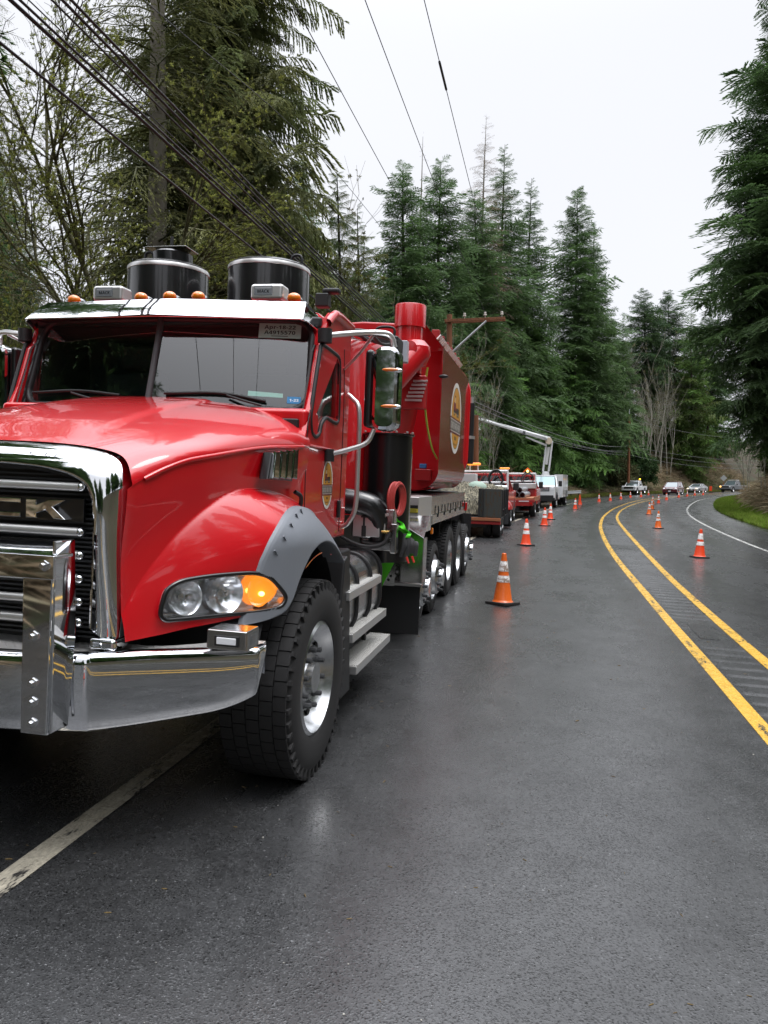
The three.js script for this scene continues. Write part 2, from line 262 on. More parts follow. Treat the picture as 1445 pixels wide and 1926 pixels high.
function blades(list) { // list of [base, direction, length, width, side vector]: leaf-shaped slivers, two triangles each
  const p = []; for (const [b, d, L, w, s] of list) { const t = [b[0] + d[0] * L, b[1] + d[1] * L, b[2] + d[2] * L], m = [b[0] + d[0] * L * 0.45, b[1] + d[1] * L * 0.45, b[2] + d[2] * L * 0.45], l = [m[0] + s[0] * w, m[1] + s[1] * w, m[2] + s[2] * w], r = [m[0] - s[0] * w, m[1] - s[1] * w, m[2] - s[2] * w]; p.push(...b, ...r, ...t, ...b, ...t, ...l); }
  const g = new THREE.BufferGeometry(); g.setAttribute('position', new THREE.Float32BufferAttribute(p, 3)); g.computeVertexNormals(); g.setAttribute('uv', new THREE.Float32BufferAttribute(new Float32Array(p.length / 3 * 2), 2)); return g;
}
const unit = (v) => { const l = Math.hypot(...v) || 1; return v.map((q) => q / l); }, cross = (a, b) => [a[1] * b[2] - a[2] * b[1], a[2] * b[0] - a[0] * b[2], a[0] * b[1] - a[1] * b[0]];
function bough(seed, o) { // unit bough along +x. o: n side shoots, m slivers a shoot, droop, hang, w, len
  const R = rng(seed), L = [], axis = (t) => [t, o.lift * t - o.droop * t * t, 0.05 * Math.sin(t * 5 + seed)];
  for (let k = 0; k < o.n; k++) {
    const t = 0.10 + 0.90 * (k + R() * 0.8) / o.n, side = k % 2 ? 1 : -1, b = axis(t), sl = (o.len * Math.pow(1 - t, 0.75) * smooth(0, 0.22, t) + o.tip) * (0.7 + 0.6 * R());
    const a = rad(48 + 26 * R()), hang = o.hang * (0.6 + 0.8 * R()); const d = unit([Math.cos(a) * (1 - hang * 0.6), -hang - 0.10 + o.fluff * (R() - 0.5), side * Math.sin(a) * (1 - hang * 0.75)]);
    for (let q = 0; q < o.m; q++) {
      const f = (q + 0.3 + 0.5 * R()) / o.m, c = [b[0] + d[0] * sl * f, b[1] + d[1] * sl * f - o.sag * sl * f * f, b[2] + d[2] * sl * f], s2 = q % 2 ? 1 : -1;
      const out = unit([d[0] + 0.35 * (R() - 0.5) + 0.25, d[1] - o.hang * 0.9 + 0.3 * (R() - 0.5), d[2] + s2 * 0.75 * (R()) * (1 - o.hang)]);
      const sv = unit(cross(out, unit([R() - 0.5, 0.9, R() - 0.5]))); L.push([c, out, o.bl * (0.7 + 0.7 * R()), o.w * (0.7 + 0.6 * R()), sv]);
    }
  }
  const stem = []; for (let k = 0; k < 4; k++) { const a = axis(k / 4), b = axis((k + 1) / 4); stem.push(rod(a, b, 0.014 * (1 - k / 4.5), 0.014 * (1 - (k + 1) / 4.5), 3, true)); }
  return merge([blades(L), merge(stem)]);
}
const FIR = { n: 40, m: 13, droop: 0.38, lift: 0.20, hang: 0.12, sag: 0.25, len: 0.42, tip: 0.09, bl: 0.078, w: 0.0105, fluff: 0.9 };
const boughs = {
  fir: [1, 2].map((s) => bough(s, FIR)), firNear: [3, 4].map((s) => bough(s, { ...FIR, n: 84, m: 26, bl: 0.042, w: 0.0058, droop: 0.30, fluff: 0.7 })),
  cedar: [5, 6].map((s) => bough(s, { n: 76, m: 30, droop: 0.42, lift: 0.24, hang: 0.34, sag: 0.45, len: 0.24, tip: 0.07, bl: 0.034, w: 0.0056, fluff: 0.5 })),
  hem: [7, 8].map((s) => bough(s, { ...FIR, n: 40, m: 13, droop: 0.55, lift: 0.30, hang: 0.25, bl: 0.075, w: 0.011, len: 0.36 })),
  sparse: [9, 10].map((s) => bough(s, { ...FIR, n: 24, m: 9, droop: 0.30, lift: 0.10, hang: 0.3, bl: 0.06, w: 0.006, len: 0.40 })),
};
function crownMesh(parent, geo, mats, cols, material) { const im = shade(new THREE.InstancedMesh(geo, material, mats.length)); mats.forEach((m, i) => { im.setMatrixAt(i, m); im.setColorAt(i, cols[i]); }); im.name = pname(parent, 'crown'); parent.add(im); return im; }
// a conifer at the origin: h height, r crown radius at the base, c0 where the crown starts (share of h)
function conifer(name, label, o) {
  const t = thing(name, label, 'tree', [0, 0, 0], 0, o.group), R = rng(o.seed), h = o.h, list = [[], []], cols = [[], []], kinds = boughs[o.kind];
  const bend = (y) => [0.012 * h * Math.sin(y / h * 3 + o.seed), 0.010 * h * Math.sin(y / h * 2.3 + o.seed * 2)];
  const segs = []; const N = 7; for (let k = 0; k < N; k++) { const y0 = k / N * h, y1 = (k + 1) / N * h, a = bend(y0), b = bend(y1), q = (y) => o.trunk * Math.pow(1 - y / h, 0.8) + 0.012; segs.push(rod([a[0], y0 - (k ? 0 : 1.5), a[1]], [b[0], y1, b[1]], q(y0) * (k ? 1 : 1.1), q(y1), 8, true)); }
  part(t, 'trunk', segs, o.bark || M.bark);
  const q = new THREE.Quaternion(), e = new THREE.Euler(), p = new THREE.Vector3(), s = new THREE.Vector3();
  for (let y = h * o.c0; y < h * 0.995;) {
    const f = (y - h * o.c0) / (h * (1 - o.c0)); let len = o.r * Math.pow(1 - f, o.pow || 0.8) * (0.35 + 0.65 * smooth(-0.05, 0.25, f)) + 0.25;
    const nb = Math.max(3, Math.round(lerp(o.nb, 3, f)));
    const a0 = R() * 6.28;
    for (let k = 0; k < nb; k++) {
      if (R() < o.gap) continue; const L = len * (0.50 + 0.62 * R()) * (R() < 0.08 ? 1.3 : 1), az = a0 + k / nb * 6.28 + 0.7 * (R() - 0.5), up = rad(lerp(o.up0, o.up1, f) + 34 * (R() - 0.5)), yy = y + (R() - 0.5) * 2 * o.gapY;
      const b = bend(yy); p.set(b[0], yy, b[1]); e.set((R() - 0.5) * 0.5, az, up, 'YZX'); q.setFromEuler(e); s.set(L, L * (0.8 + 0.4 * R()), L * (0.75 + 0.5 * R()) * (R() < 0.5 ? 1 : -1));
      const i = R() < 0.5 ? 0 : 1; list[i].push(new THREE.Matrix4().compose(p, q, s));
      const v = 0.75 + 0.5 * R(), w = R(); const c = o.col, d = o.col2; cols[i].push(new THREE.Color().setRGB(lerp(c[0], d[0], w) * v, lerp(c[1], d[1], w) * v, lerp(c[2], d[2], w) * v));
    }
    y += o.gapY * lerp(1, 0.55, f);
  }
  for (const i of [0, 1]) crownMesh(t, kinds[i], list[i], cols[i], M.needle);
  return t;
}
const DARK = [0.085, 0.15, 0.045], BLUE = [0.115, 0.19, 0.08], OLIVE = [0.165, 0.17, 0.06], BRIGHT = [0.14, 0.26, 0.06], BROWN = [0.20, 0.135, 0.08], GREY = [0.18, 0.165, 0.13];
const firO = { kind: 'fir', r: 3.0, c0: 0.06, nb: 9, gap: 0.05, gapY: 0.36, up0: -8, up1: 38, trunk: 0.28, col: DARK, col2: BLUE };
const put = (o, x, z, sc = 1, turn = 0, dy = 0) => { o.position.set(x, landY(x, z) + dy, z); o.scale.setScalar(sc); o.rotation.y = turn; return o; };
function again(o, label, x, z, sc, turn, group) { const c = o.clone(); c.name = numbered(o.name.replace(/_\d{3}$/, '')); c.userData = { ...o.userData, label }; if (group) c.userData.group = group; scene.add(c); return put(c, x, z, sc, turn); }
// the row on the left, near to far
put(conifer('cedar_tree', 'tall red cedar with drooping sprays behind the truck cab, its top out of frame', { kind: 'cedar', seed: 11, h: 36, r: 6.3, c0: 0.05, pow: 1.0, nb: 10, gap: 0.08, gapY: 0.36, up0: -16, up1: 20, trunk: 0.50, col: [0.15, 0.19, 0.075], col2: [0.19, 0.20, 0.075] }), -12.0, -27.6);
put(conifer('spruce_tree', 'thick mottled spruce trunk with thin boughs left of the tall cedar', { kind: 'sparse', seed: 12, h: 30, r: 4.6, c0: 0.08, nb: 8, gap: 0.12, gapY: 0.42, up0: -12, up1: 25, trunk: 0.42, col: OLIVE, col2: [0.05, 0.06, 0.022], bark: M.barkGrey }), -12.9, -23.7);
put(conifer('cedar_tree', 'slim young cedar just right of the tall cedar', { kind: 'cedar', seed: 13, h: 15.2, r: 3.0, c0: 0.05, nb: 8, gap: 0.08, gapY: 0.32, up0: -10, up1: 25, trunk: 0.16, col: OLIVE, col2: BLUE }), -9.2, -33.5);
put(conifer('cedar_tree', 'thin pale-green cedar between the slim young cedar and the bushy fir', { kind: 'cedar', seed: 14, h: 15.0, r: 3.4, c0: 0.05, nb: 8, gap: 0.1, gapY: 0.34, up0: -10, up1: 25, trunk: 0.16, col: BLUE, col2: OLIVE }), -9.3, -38.0);
const fA = put(conifer('fir_tree', 'bushy blue-green fir with a blunt top above the red intake pipe', { ...firO, seed: 21, h: 20.5, r: 3.9, pow: 0.55 }), -8.6, -47.2, 1);
const fB = put(conifer('fir_tree', 'dense dark fir right of the bushy blue-green fir, taller', { ...firO, seed: 22, h: 25, r: 4.5, pow: 0.58 }), -7.9, -57.5, 1, 0.4);
const fC = put(conifer('fir_tree', 'pointed fir with open tiers right of the bare dead conifer', { ...firO, seed: 23, h: 33, r: 5.6, pow: 0.78, gapY: 0.48, gap: 0.08 }), -2.2, -84, 1);
const fD = put(conifer('fir_tree', 'broad-headed fir with two crowded tops, tallest of the far trio', { ...firO, seed: 24, h: 37, r: 6.0, pow: 0.5, gapY: 0.48 }), 2.9, -99, 1);
again(fB, 'dark fir whose thin top stands left of the bare dead conifer', -6.2, -64, 1.0, 2.0);
again(fC, 'sloping-sided fir at the right end of the far trio', 5.9, -106, 1.08, 1.1);
again(fC, 'fir standing by itself just left of the far utility pole', 11.0, -123, 0.78, 4.0);
again(fA, 'fir filling in behind the pole with the crossarm', -7.5, -70, 1.05, 2.2);
const hemO = { kind: 'hem', h: 16, r: 4.2, c0: 0.02, pow: 0.75, nb: 8, gap: 0.04, gapY: 0.42, up0: -4, up1: 30, trunk: 0.2, col: [0.088, 0.175, 0.05], col2: BRIGHT };
const hm = put(conifer('hemlock_tree', 'bright green hemlock with layered sprays behind the raised boom', { ...hemO, seed: 31, h: 14 }), -3.9, -71);
const hm2 = put(conifer('hemlock_tree', 'fresh green hemlock above the bucket truck', { ...hemO, seed: 32, h: 19, r: 4.8 }), -0.9, -82);
again(hm, 'mid-green hemlock right of the one above the bucket truck', 3.0, -95.5, 1.25, 1.4);
again(hm2, 'hemlock at the right end of the green bank of trees, low and wide', 6.0, -111, 0.9, 2.6);
again(hm, 'small hemlock low behind the tank of the big truck', -6.4, -52, 0.75, 0.5);
again(hm2, 'hemlock in the second rank behind the raised boom', -7.2, -92, 1.2, 3.3);
put(conifer('dead_conifer', 'bare brown dead conifer standing taller than the firs round it', { kind: 'sparse', seed: 41, h: 34.5, r: 4.6, c0: 0.28, nb: 8, gap: 0.08, gapY: 0.55, up0: -10, up1: 30, trunk: 0.24, col: BROWN, col2: GREY, bark: M.barkGrey }), -5.8, -73);
again(fC, 'thin-topped fir leaning against the bare dead conifer', -4.6, -78, 1.03, 0.3);
put(conifer('dead_conifer', 'broken bare snag poking up behind the bushy blue-green fir', { kind: 'sparse', seed: 42, h: 27.5, r: 1.0, c0: 0.5, nb: 2, gap: 0.5, gapY: 0.8, up0: -5, up1: 20, trunk: 0.18, col: GREY, col2: BROWN, bark: M.barkGrey }), -9.9, -59.5);
put(conifer('lichen_conifer', 'lichen-hung half-bare conifer at the left edge behind the mirror', { kind: 'sparse', seed: 43, h: 17.5, r: 3.2, c0: 0.12, nb: 5, gap: 0.25, gapY: 0.42, up0: -14, up1: 15, trunk: 0.2, col: GREY, col2: OLIVE, bark: M.barkGrey }), -17.0, -21.0);
put(conifer('fir_tree', 'dark fir whose branch tips reach in at the upper left corner', { ...firO, kind: 'firNear', seed: 44, h: 21, r: 4.2, c0: 0.2, gapY: 0.55 }), -14.4, -12.4);
// far trees beyond the bend
const thin = put(conifer('fir_tree', 'narrow fir standing free beyond the bend', { ...firO, seed: 51, h: 31, r: 6.8, c0: 0.36, pow: 0.65, gapY: 0.5, gap: 0.1, col2: [0.05, 0.09, 0.05] }), 17.4, -151);
again(thin, 'dark narrow fir right of the free-standing one beyond the bend', 23.0, -160, 1.05, 1.0);
put(conifer('larch_tree', 'yellow-green thin-leaved tree between the dark far firs and the right-hand woods', { kind: 'hem', seed: 52, h: 27, r: 5.5, c0: 0.05, nb: 8, gap: 0.15, gapY: 0.6, up0: 0, up1: 40, trunk: 0.22, col: [0.10, 0.13, 0.035], col2: BRIGHT }), 25.8, -150, 1.2);
again(thin, 'fir half hidden behind the yellow-green tree beyond the bend', 30.8, -162, 1.05, 2.0);
again(hm2, 'green tree where the far bank meets the right-hand woods', 34.5, -121, 1.0, 0.9);
again(fB, 'far fir beyond the brown slope, left of the free-standing one', 12.0, -160, 1.0, 0.9);
// right-hand woods
const bigR = put(conifer('fir_tree', 'huge dark fir filling the right edge, its top out of frame', { ...firO, kind: 'firNear', seed: 61, h: 39, r: 6.4, c0: 0.13, pow: 0.72, gapY: 0.42, nb: 10, trunk: 0.45, up0: -10 }), 14.6, -52);
again(bigR, 'dark fir behind the huge one at the right edge', 21.5, -62, 0.75, 1.9);
const rh = put(conifer('hemlock_tree', 'hemlock with bright green sprays hanging over the inner verge', { ...hemO, seed: 62, h: 14, r: 4.0, c0: 0.24, kind: 'hem' }), 15.6, -56);
again(rh, 'dark hemlock behind the one hanging over the inner verge', 19.5, -66, 1.15, 2.0);
again(hm2, 'hemlock behind the left end of the bare alder thicket', 18.2, -152, 1.05, 0.7);
again(hm, 'hemlock behind the middle of the bare alder thicket', 23.4, -161, 1.5, 1.7);
again(hm2, 'hemlock behind the right end of the bare alder thicket', 29.4, -172, 1.15, 2.7);
again(hm, 'hemlock past the thicket above the silver saloon', 35.5, -178, 1.5, 0.2);
again(rh, 'hemlock at the far end of the inner verge above the grey pickup', 23.0, -82, 1.0, 3.6);
again(fA, 'fir at the back of the right-hand woods', 27, -84, 1.0, 1.0);
again(fB, 'second fir at the back of the right-hand woods, taller', 31, -98, 0.9, 2.4);
again(rh, 'hemlock nearest the right edge of the picture', 15.2, -33, 0.9, 5.0);
{ // closing ranks behind, and the woods behind the photographer that the chrome and glass mirror
  const R = rng(91), src = [fA, fB, fC, hm, hm2]; let n = 0;
  const back = []; for (let k = 0; k < 26; k++) { const z = -34 - k * 4.6; back.push([X.el(z) - 15 - 13 * R(), z - 3 * R()]); }
  for (let k = 0; k < 9; k++) { const z = -124 - k * 4 - 4 * R(); back.push([X.el(z) - 24 - 12 * R(), z]); }
  for (const [x, z] of back) again(src[n++ % 5], 'conifer in the closed ranks of woods behind the roadside trees', x, z, 0.62 + 0.25 * R(), R() * 6.28, 'conifers in the closed woods behind the roadside trees');
  for (const [x, z] of [[-24, -18], [-23, -27], [-26, -35], [-20, -40], [-19, -23], [-17, -30]]) again(src[n++ % 5], 'conifer in the closed ranks of woods behind the roadside trees', x, z, 0.30 + 0.12 * R(), R() * 6.28, 'conifers in the closed woods behind the roadside trees');
  for (let k = 0; k < 30; k++) { const left = k % 3 !== 2, z = 3 + k * 1.7 + 2 * R(), x = left ? -12.5 - 13 * R() : 22 + 8 * R(); again(src[n++ % 5], 'conifer lining the road behind the camera', x, z, 0.95 + 0.3 * R(), R() * 6.28, 'conifers lining the road behind the camera'); }
  for (let k = 0; k < 9; k++) again(src[n++ % 5], 'conifer lining the road behind the camera', -7 + 2.6 * k, 58 + 6 * R(), 1.0 + 0.25 * R(), R() * 6.28, 'conifers lining the road behind the camera');
  for (let k = 0; k < 5; k++) again(src[n++ % 5], 'conifer on the right of the road beside the trucks', 17 + 5 * R(), -1 - k * 5.5, 0.75 + 0.2 * R(), R() * 6.28, 'conifers on the right of the road beside the trucks');
}
// leafless trees: recursive limbs, merged
function limbs(seed, o) { const R = rng(seed), out = [], tips = []; const go = (p, d, L, r, n) => { let q = p, dir = d; const N = n > 1 ? 3 : 2; for (let k = 0; k < N; k++) { const nd = unit([dir[0] + o.wob * (R() - 0.5), dir[1] + o.wob * (R() - 0.5) + o.up, dir[2] + o.wob * (R() - 0.5)]); const e = [q[0] + nd[0] * L / N, q[1] + nd[1] * L / N, q[2] + nd[2] * L / N]; out.push(rod(q, e, r * (1 - 0.30 * k / N), r * (1 - 0.30 * (k + 1) / N), n > 2 ? 6 : 3, true)); if (n < o.mossTo) tips.push([e, nd, n]); if (n > 0 && (k > 0 || n < o.n)) { const m = n === o.n ? o.m0 : o.m; for (let j = 0; j < m; j++) { const a = R() * 6.28, s = o.spread * (0.7 + 0.6 * R()), u = unit(cross(nd, [Math.sin(a), Math.cos(a), 0.3])); go(e, unit([nd[0] + u[0] * s, nd[1] + u[1] * s, nd[2] + u[2] * s]), L * o.len * (0.7 + 0.5 * R()), r * 0.50, n - 1); } } q = e; dir = nd; } }; for (const s of o.start) go(...s, o.n); return [merge(out), tips]; }
const tuft = (() => { const R = rng(5), L = []; for (let k = 0; k < 12; k++) { const d = unit([R() - 0.5, R() - 0.45, R() - 0.5]); L.push([[0, 0, 0], d, 0.06 + 0.07 * R(), 0.016, unit(cross(d, [R(), R(), R()]))]); } return blades(L); })();
function mossTree(name, label, seed, o, tuftN, col, col2) {
  const t = thing(name, label, 'tree', [0, 0, 0]), [g, tips] = limbs(seed, o), R = rng(seed + 1); part(t, 'trunk', g, o.bark || M.barkMoss);
  const ms = [], cs = []; for (let k = 0; k < tuftN; k++) { const [p, d, n] = tips[Math.floor(R() * tips.length)], f = R() * 0.35; ms.push(new THREE.Matrix4().compose(V(p[0] - d[0] * f + 0.04 * (R() - 0.5), p[1] - d[1] * f, p[2] - d[2] * f + 0.04 * (R() - 0.5)), new THREE.Quaternion().setFromEuler(new THREE.Euler(R() * 6, R() * 6, R() * 6)), V(1, 1, 1).multiplyScalar((0.5 + R()) * (o.tuft || 1)))); const w = R(), v = 0.7 + 0.6 * R(); cs.push(new THREE.Color().setRGB(lerp(col[0], col2[0], w) * v, lerp(col[1], col2[1], w) * v, lerp(col[2], col2[2], w) * v)); }
  crownMesh(t, tuft, ms, cs, M.leaf).name = 'moss'; return t;
}
{ // moss-grown leafless tree with limbs sweeping up to the left, behind the cab
  const t = mossTree('mossy_maple', 'leafless moss-covered tree with limbs sweeping up left of the cedar', 7, { n: 4, m: 2, m0: 3, wob: 0.30, up: 0.03, spread: 0.72, len: 0.56, mossTo: 4, start: [[[0, -1, 0], [0.02, 1, 0], 5.0, 0.12], [[-0.1, 2.8, 0], [-0.72, 0.75, -0.1], 5.0, 0.075], [[-0.1, 2.4, 0], [-0.88, 0.45, 0.15], 4.2, 0.065], [[0, 3.2, 0], [-0.45, 0.9, 0.2], 5.4, 0.075], [[0, 2.6, 0], [0.7, 0.5, 0.1], 2.2, 0.06], [[0, 4.0, 0], [0.15, 0.95, -0.2], 3.6, 0.06]], tuft: 0.5 }, 13000, [0.31, 0.33, 0.075], [0.17, 0.20, 0.06]);
  t.position.set(-8.4, landY(-8.4, -15), -15); t.scale.setScalar(0.88);
}
{ const t = mossTree('mossy_maple', 'small leafless mossy tree over the truck hoses', 17, { n: 3, m: 2, m0: 3, wob: 0.3, up: 0.06, spread: 0.6, len: 0.62, mossTo: 3, start: [[[0, -1, 0], [0, 1, 0.05], 4.5, 0.10], [[0.1, -1, 0.2], [0.2, 1, 0], 4.2, 0.08]] }, 1500, [0.12, 0.13, 0.03], [0.07, 0.08, 0.025]); t.position.set(-7.4, landY(-7.4, -24), -24); }
{ // thicket of bare saplings on the far slope
  const o = { n: 3, m: 2, m0: 2, wob: 0.14, up: 0.16, spread: 0.42, len: 0.55, mossTo: 2, tuft: 1.6, bark: M.barkPale, start: [[[0, -1, 0], [0.02, 1, 0], 9, 0.085], [[0.4, -1, 0.3], [0.12, 1, 0.05], 8, 0.07], [[-0.4, -1, -0.2], [-0.1, 1, 0], 8.4, 0.07]] };
  const src = [mossTree('bare_alder', 'pale bare alder clump on the far slope', 23, o, 240, [0.15, 0.14, 0.06], [0.10, 0.10, 0.05]), mossTree('bare_alder', 'pale bare alder clump on the far slope', 24, o, 240, [0.15, 0.14, 0.06], [0.10, 0.10, 0.05]), mossTree('bare_alder', 'pale bare alder clump on the far slope', 25, o, 240, [0.13, 0.13, 0.05], [0.09, 0.10, 0.05])];
  const R = rng(66), at = []; for (let k = 0; k < 17; k++) { const z = -117 - k * 2.6 - 2 * R(); at.push([X.el(z) - (7 + 6 * R()) / headingCos(z), z, (0.8 + 0.4 * R()) * (-z / 118)]); }; for (const q of [[27.5, -100.5, 0.8], [29.2, -104, 0.7], [21, -84, 0.55], [24.2, -92, 0.7], [17.0, -72, 0.55], [16.4, -64, 0.5]]) at.push(q);
  at.forEach(([x, z, s], i) => { const g = i < 17 ? 'bare alders on the far slope' : 'bare saplings in the right-hand woods', l = i < 17 ? 'pale bare alder clump in the thicket on the far slope' : 'bare sapling clump at the edge of the right-hand woods'; if (i < 3) { put(src[i], x, z, s, i); src[i].userData.label = l; src[i].userData.group = g; } else again(src[i % 3], l, x, z, s, i * 1.7, g); });
  for (const [x, z, s] of [[-7.2, -41, 0.62], [-5.6, -44, 0.55], [-10.5, -36, 0.9], [-5.0, -49, 0.6], [-3.9, -53.5, 0.5]]) again(src[1], 'thin bare sapling among the trees behind the big truck', x, z, s, x, 'bare saplings behind the big truck');
}
// undergrowth: leaf clumps, dry canes and grass, each one mass
function scatter(name, label, cat, geo, n, at, material) { const ms = [], cs = [], R = rng(n * 7 + 1); let tries = 0; while (ms.length < n && tries++ < n * 12) { const q = at(R); if (!q) continue; const [x, z, s, c, dy = 0] = q; ms.push(new THREE.Matrix4().compose(V(x, landY(x, z) + dy, z), new THREE.Quaternion().setFromEuler(new THREE.Euler((R() - 0.5) * 0.7, R() * 6.28, (R() - 0.5) * 0.7)), V(s, s * (0.8 + 0.4 * R()), s))); cs.push(new THREE.Color().setRGB(...c)); } const im = shade(new THREE.InstancedMesh(geo, material, ms.length)); ms.forEach((m, i) => { im.setMatrixAt(i, m); im.setColorAt(i, cs[i]); }); im.name = numbered(name); tag(im, label, cat, null, 'stuff'); scene.add(im); return im; }
const leafClump = (() => { const R = rng(15), L = []; for (let k = 0; k < 26; k++) { const a = R() * 6.28, e = 0.15 + R() * 1.1, d = unit([Math.cos(a), e, Math.sin(a)]); L.push([[d[0] * 0.3 * R(), 0.05 + 0.35 * R(), d[2] * 0.3 * R()], unit([d[0], d[1] - 0.5 + 0.5 * R(), d[2]]), 0.16 + 0.16 * R(), 0.05, unit(cross(d, [R() - 0.5, 1, R() - 0.5]))]); } return blades(L); })();
const caneClump = (() => { const R = rng(16), L = []; for (let k = 0; k < 22; k++) { const a = R() * 6.28, e = 0.4 + R() * 1.3; const d = unit([Math.cos(a), e, Math.sin(a)]); let p = [0.2 * (R() - 0.5), 0, 0.2 * (R() - 0.5)]; for (let q = 0; q < 3; q++) { const dd = unit([d[0] + 0.5 * (R() - 0.5), d[1] - 0.45 * q, d[2] + 0.5 * (R() - 0.5)]), len = 0.32; L.push([p, dd, len * 1.15, 0.009, unit(cross(dd, [R(), R(), R()]))]); p = [p[0] + dd[0] * len, p[1] + dd[1] * len, p[2] + dd[2] * len]; } } return blades(L); })();
const fernClump = (() => { const R = rng(18), L = []; for (let k = 0; k < 11; k++) { const a = k / 11 * 6.28 + R() * 0.4; for (let q = 0; q < 9; q++) { const t = (q + 0.5) / 9, r = 0.75 * t, y = 0.55 * Math.sin(t * 2.2), c = [Math.cos(a) * r, y, Math.sin(a) * r]; for (const s of [1, -1]) { const d = unit([-Math.sin(a) * s + 0.35 * Math.cos(a), -0.25, Math.cos(a) * s + 0.35 * Math.sin(a)]); L.push([c, d, 0.17 * (1 - t * 0.7), 0.022, unit([Math.cos(a), 0.5, Math.sin(a)])]); } } } return blades(L); })();
const grassTuft = (() => { const R = rng(17), L = []; for (let k = 0; k < 16; k++) { const a = R() * 6.28, d = unit([Math.cos(a) * 0.5, 1, Math.sin(a) * 0.5]); L.push([[0.12 * (R() - 0.5), 0, 0.12 * (R() - 0.5)], d, 0.12 + 0.16 * R(), 0.008, [Math.sin(a), 0, -Math.cos(a)]]); } return blades(L); })();
const mixc = (a, b, w, v) => [0, 1, 2].map((k) => lerp(a[k], b[k], w) * v);
const patchy = (x, z) => fbm(x * 0.13 + 3, 1.7, z * 0.13, 3) * 2;
const leftSpot = (d0, d1, z0, z1) => (R) => { const z = lerp(z0, z1, R()), d = lerp(d0, d1, Math.pow(R(), 1.3)); return [X.el(z) - d / headingCos(z), z, d]; }, rightSpot = (d0, d1, z0, z1) => (R) => { const z = lerp(z0, z1, Math.pow(R(), 0.8)), d = lerp(d0, d1, Math.pow(R(), 1.3)); return [X.er(z) + d / headingCos(z), z, d]; };
{
  const bare = (x, z, d) => z < -66 && z > -88 && d < 7;        // the raw earth cut behind the guardrail
  const L = leftSpot(2.6, 26, -40, -175);
  scatter('ivy_ground_cover', 'ivy and salal leaves covering the bank along the outer side of the bend', 'ground cover', leafClump, 15000, (R) => { const [x, z, d] = L(R); if (bare(x, z, d) && R() < 0.93) return null; if (patchy(x, z) < -0.25 + 0.4 * smooth(8, 16, d) && R() < 0.8) return null; return [x, z, 1.1 + 0.9 * R(), mixc([0.07, 0.11, 0.04], [0.13, 0.14, 0.07], R(), 0.7 + 0.6 * R())]; }, M.leaf);
  scatter('dry_brush', 'brown leafless canes and brambles on the bank beyond the bend', 'brush', caneClump, 11000, (R) => { const [x, z, d] = L(R); if (bare(x, z, d) && R() < 0.9) return null; if (patchy(x, z) > 0.15 && R() < 0.6) return null; return [x, z, 1.5 + 1.8 * R() * smooth(4, 10, d), mixc([0.25, 0.17, 0.105], [0.30, 0.26, 0.17], R(), 0.6 + 0.7 * R())]; }, M.leaf);
  const Q = rightSpot(3.2, 18, -22, -150);
  scatter('bramble_thicket', 'dark brambles and dry canes on the bank of the inner verge', 'brush', caneClump, 8000, (R) => { const [x, z, d] = Q(R); return [x, z, 1.0 + 1.3 * R(), mixc([0.25, 0.17, 0.105], [0.26, 0.23, 0.14], R(), 0.6 + 0.7 * R())]; }, M.leaf);
  scatter('fern_undergrowth', 'green ferns and leaves on the bank of the inner verge', 'undergrowth', fernClump, 2600, (R) => { const [x, z, d] = Q(R); if (patchy(x, z) < -0.1) return null; return [x, z, 0.7 + 0.7 * R(), mixc([0.05, 0.085, 0.022], [0.10, 0.13, 0.03], R(), 0.6 + 0.7 * R())]; }, M.leaf);
  const G = rightSpot(0.05, 3.6, -20, -120), GL = leftSpot(0.8, 3.6, -70, -150);
  scatter('grass', 'fresh green grass along the inner verge of the bend', 'grass', grassTuft, 26000, (R) => { const [x, z, d] = G(R); if (R() > 1.3 - 0.3 * d && patchy(x * 2, z * 2) < 0) return null; return [x, z, 0.6 + 0.8 * R(), mixc([0.13, 0.24, 0.02], [0.20, 0.25, 0.05], R(), 0.6 + 0.7 * R())]; }, M.leaf);
  scatter('grass', 'thin strip of grass at the foot of the outer bank', 'grass', grassTuft, 9000, (R) => { const [x, z, d] = GL(R); return [x, z, 0.9 + 0.9 * R(), mixc([0.14, 0.20, 0.025], [0.22, 0.20, 0.08], R(), 0.6 + 0.7 * R())]; }, M.leaf);
  const N = leftSpot(1.5, 24, 10, -66);
  scatter('undergrowth', 'shaded undergrowth below the trees behind the trucks', 'undergrowth', leafClump, 6000, (R) => { const [x, z, d] = N(R); return [x, z, 1.3 + 1.4 * R(), mixc([0.07, 0.11, 0.04], [0.13, 0.14, 0.07], R(), 0.7 + 0.6 * R())]; }, M.leaf);
  scatter('undergrowth', 'brown canes below the trees behind the trucks', 'undergrowth', caneClump, 5000, (R) => { const [x, z, d] = N(R); return [x, z, 1.6 + 2.2 * R(), mixc([0.25, 0.17, 0.105], [0.30, 0.26, 0.17], R(), 0.6 + 0.7 * R())]; }, M.leaf);
}
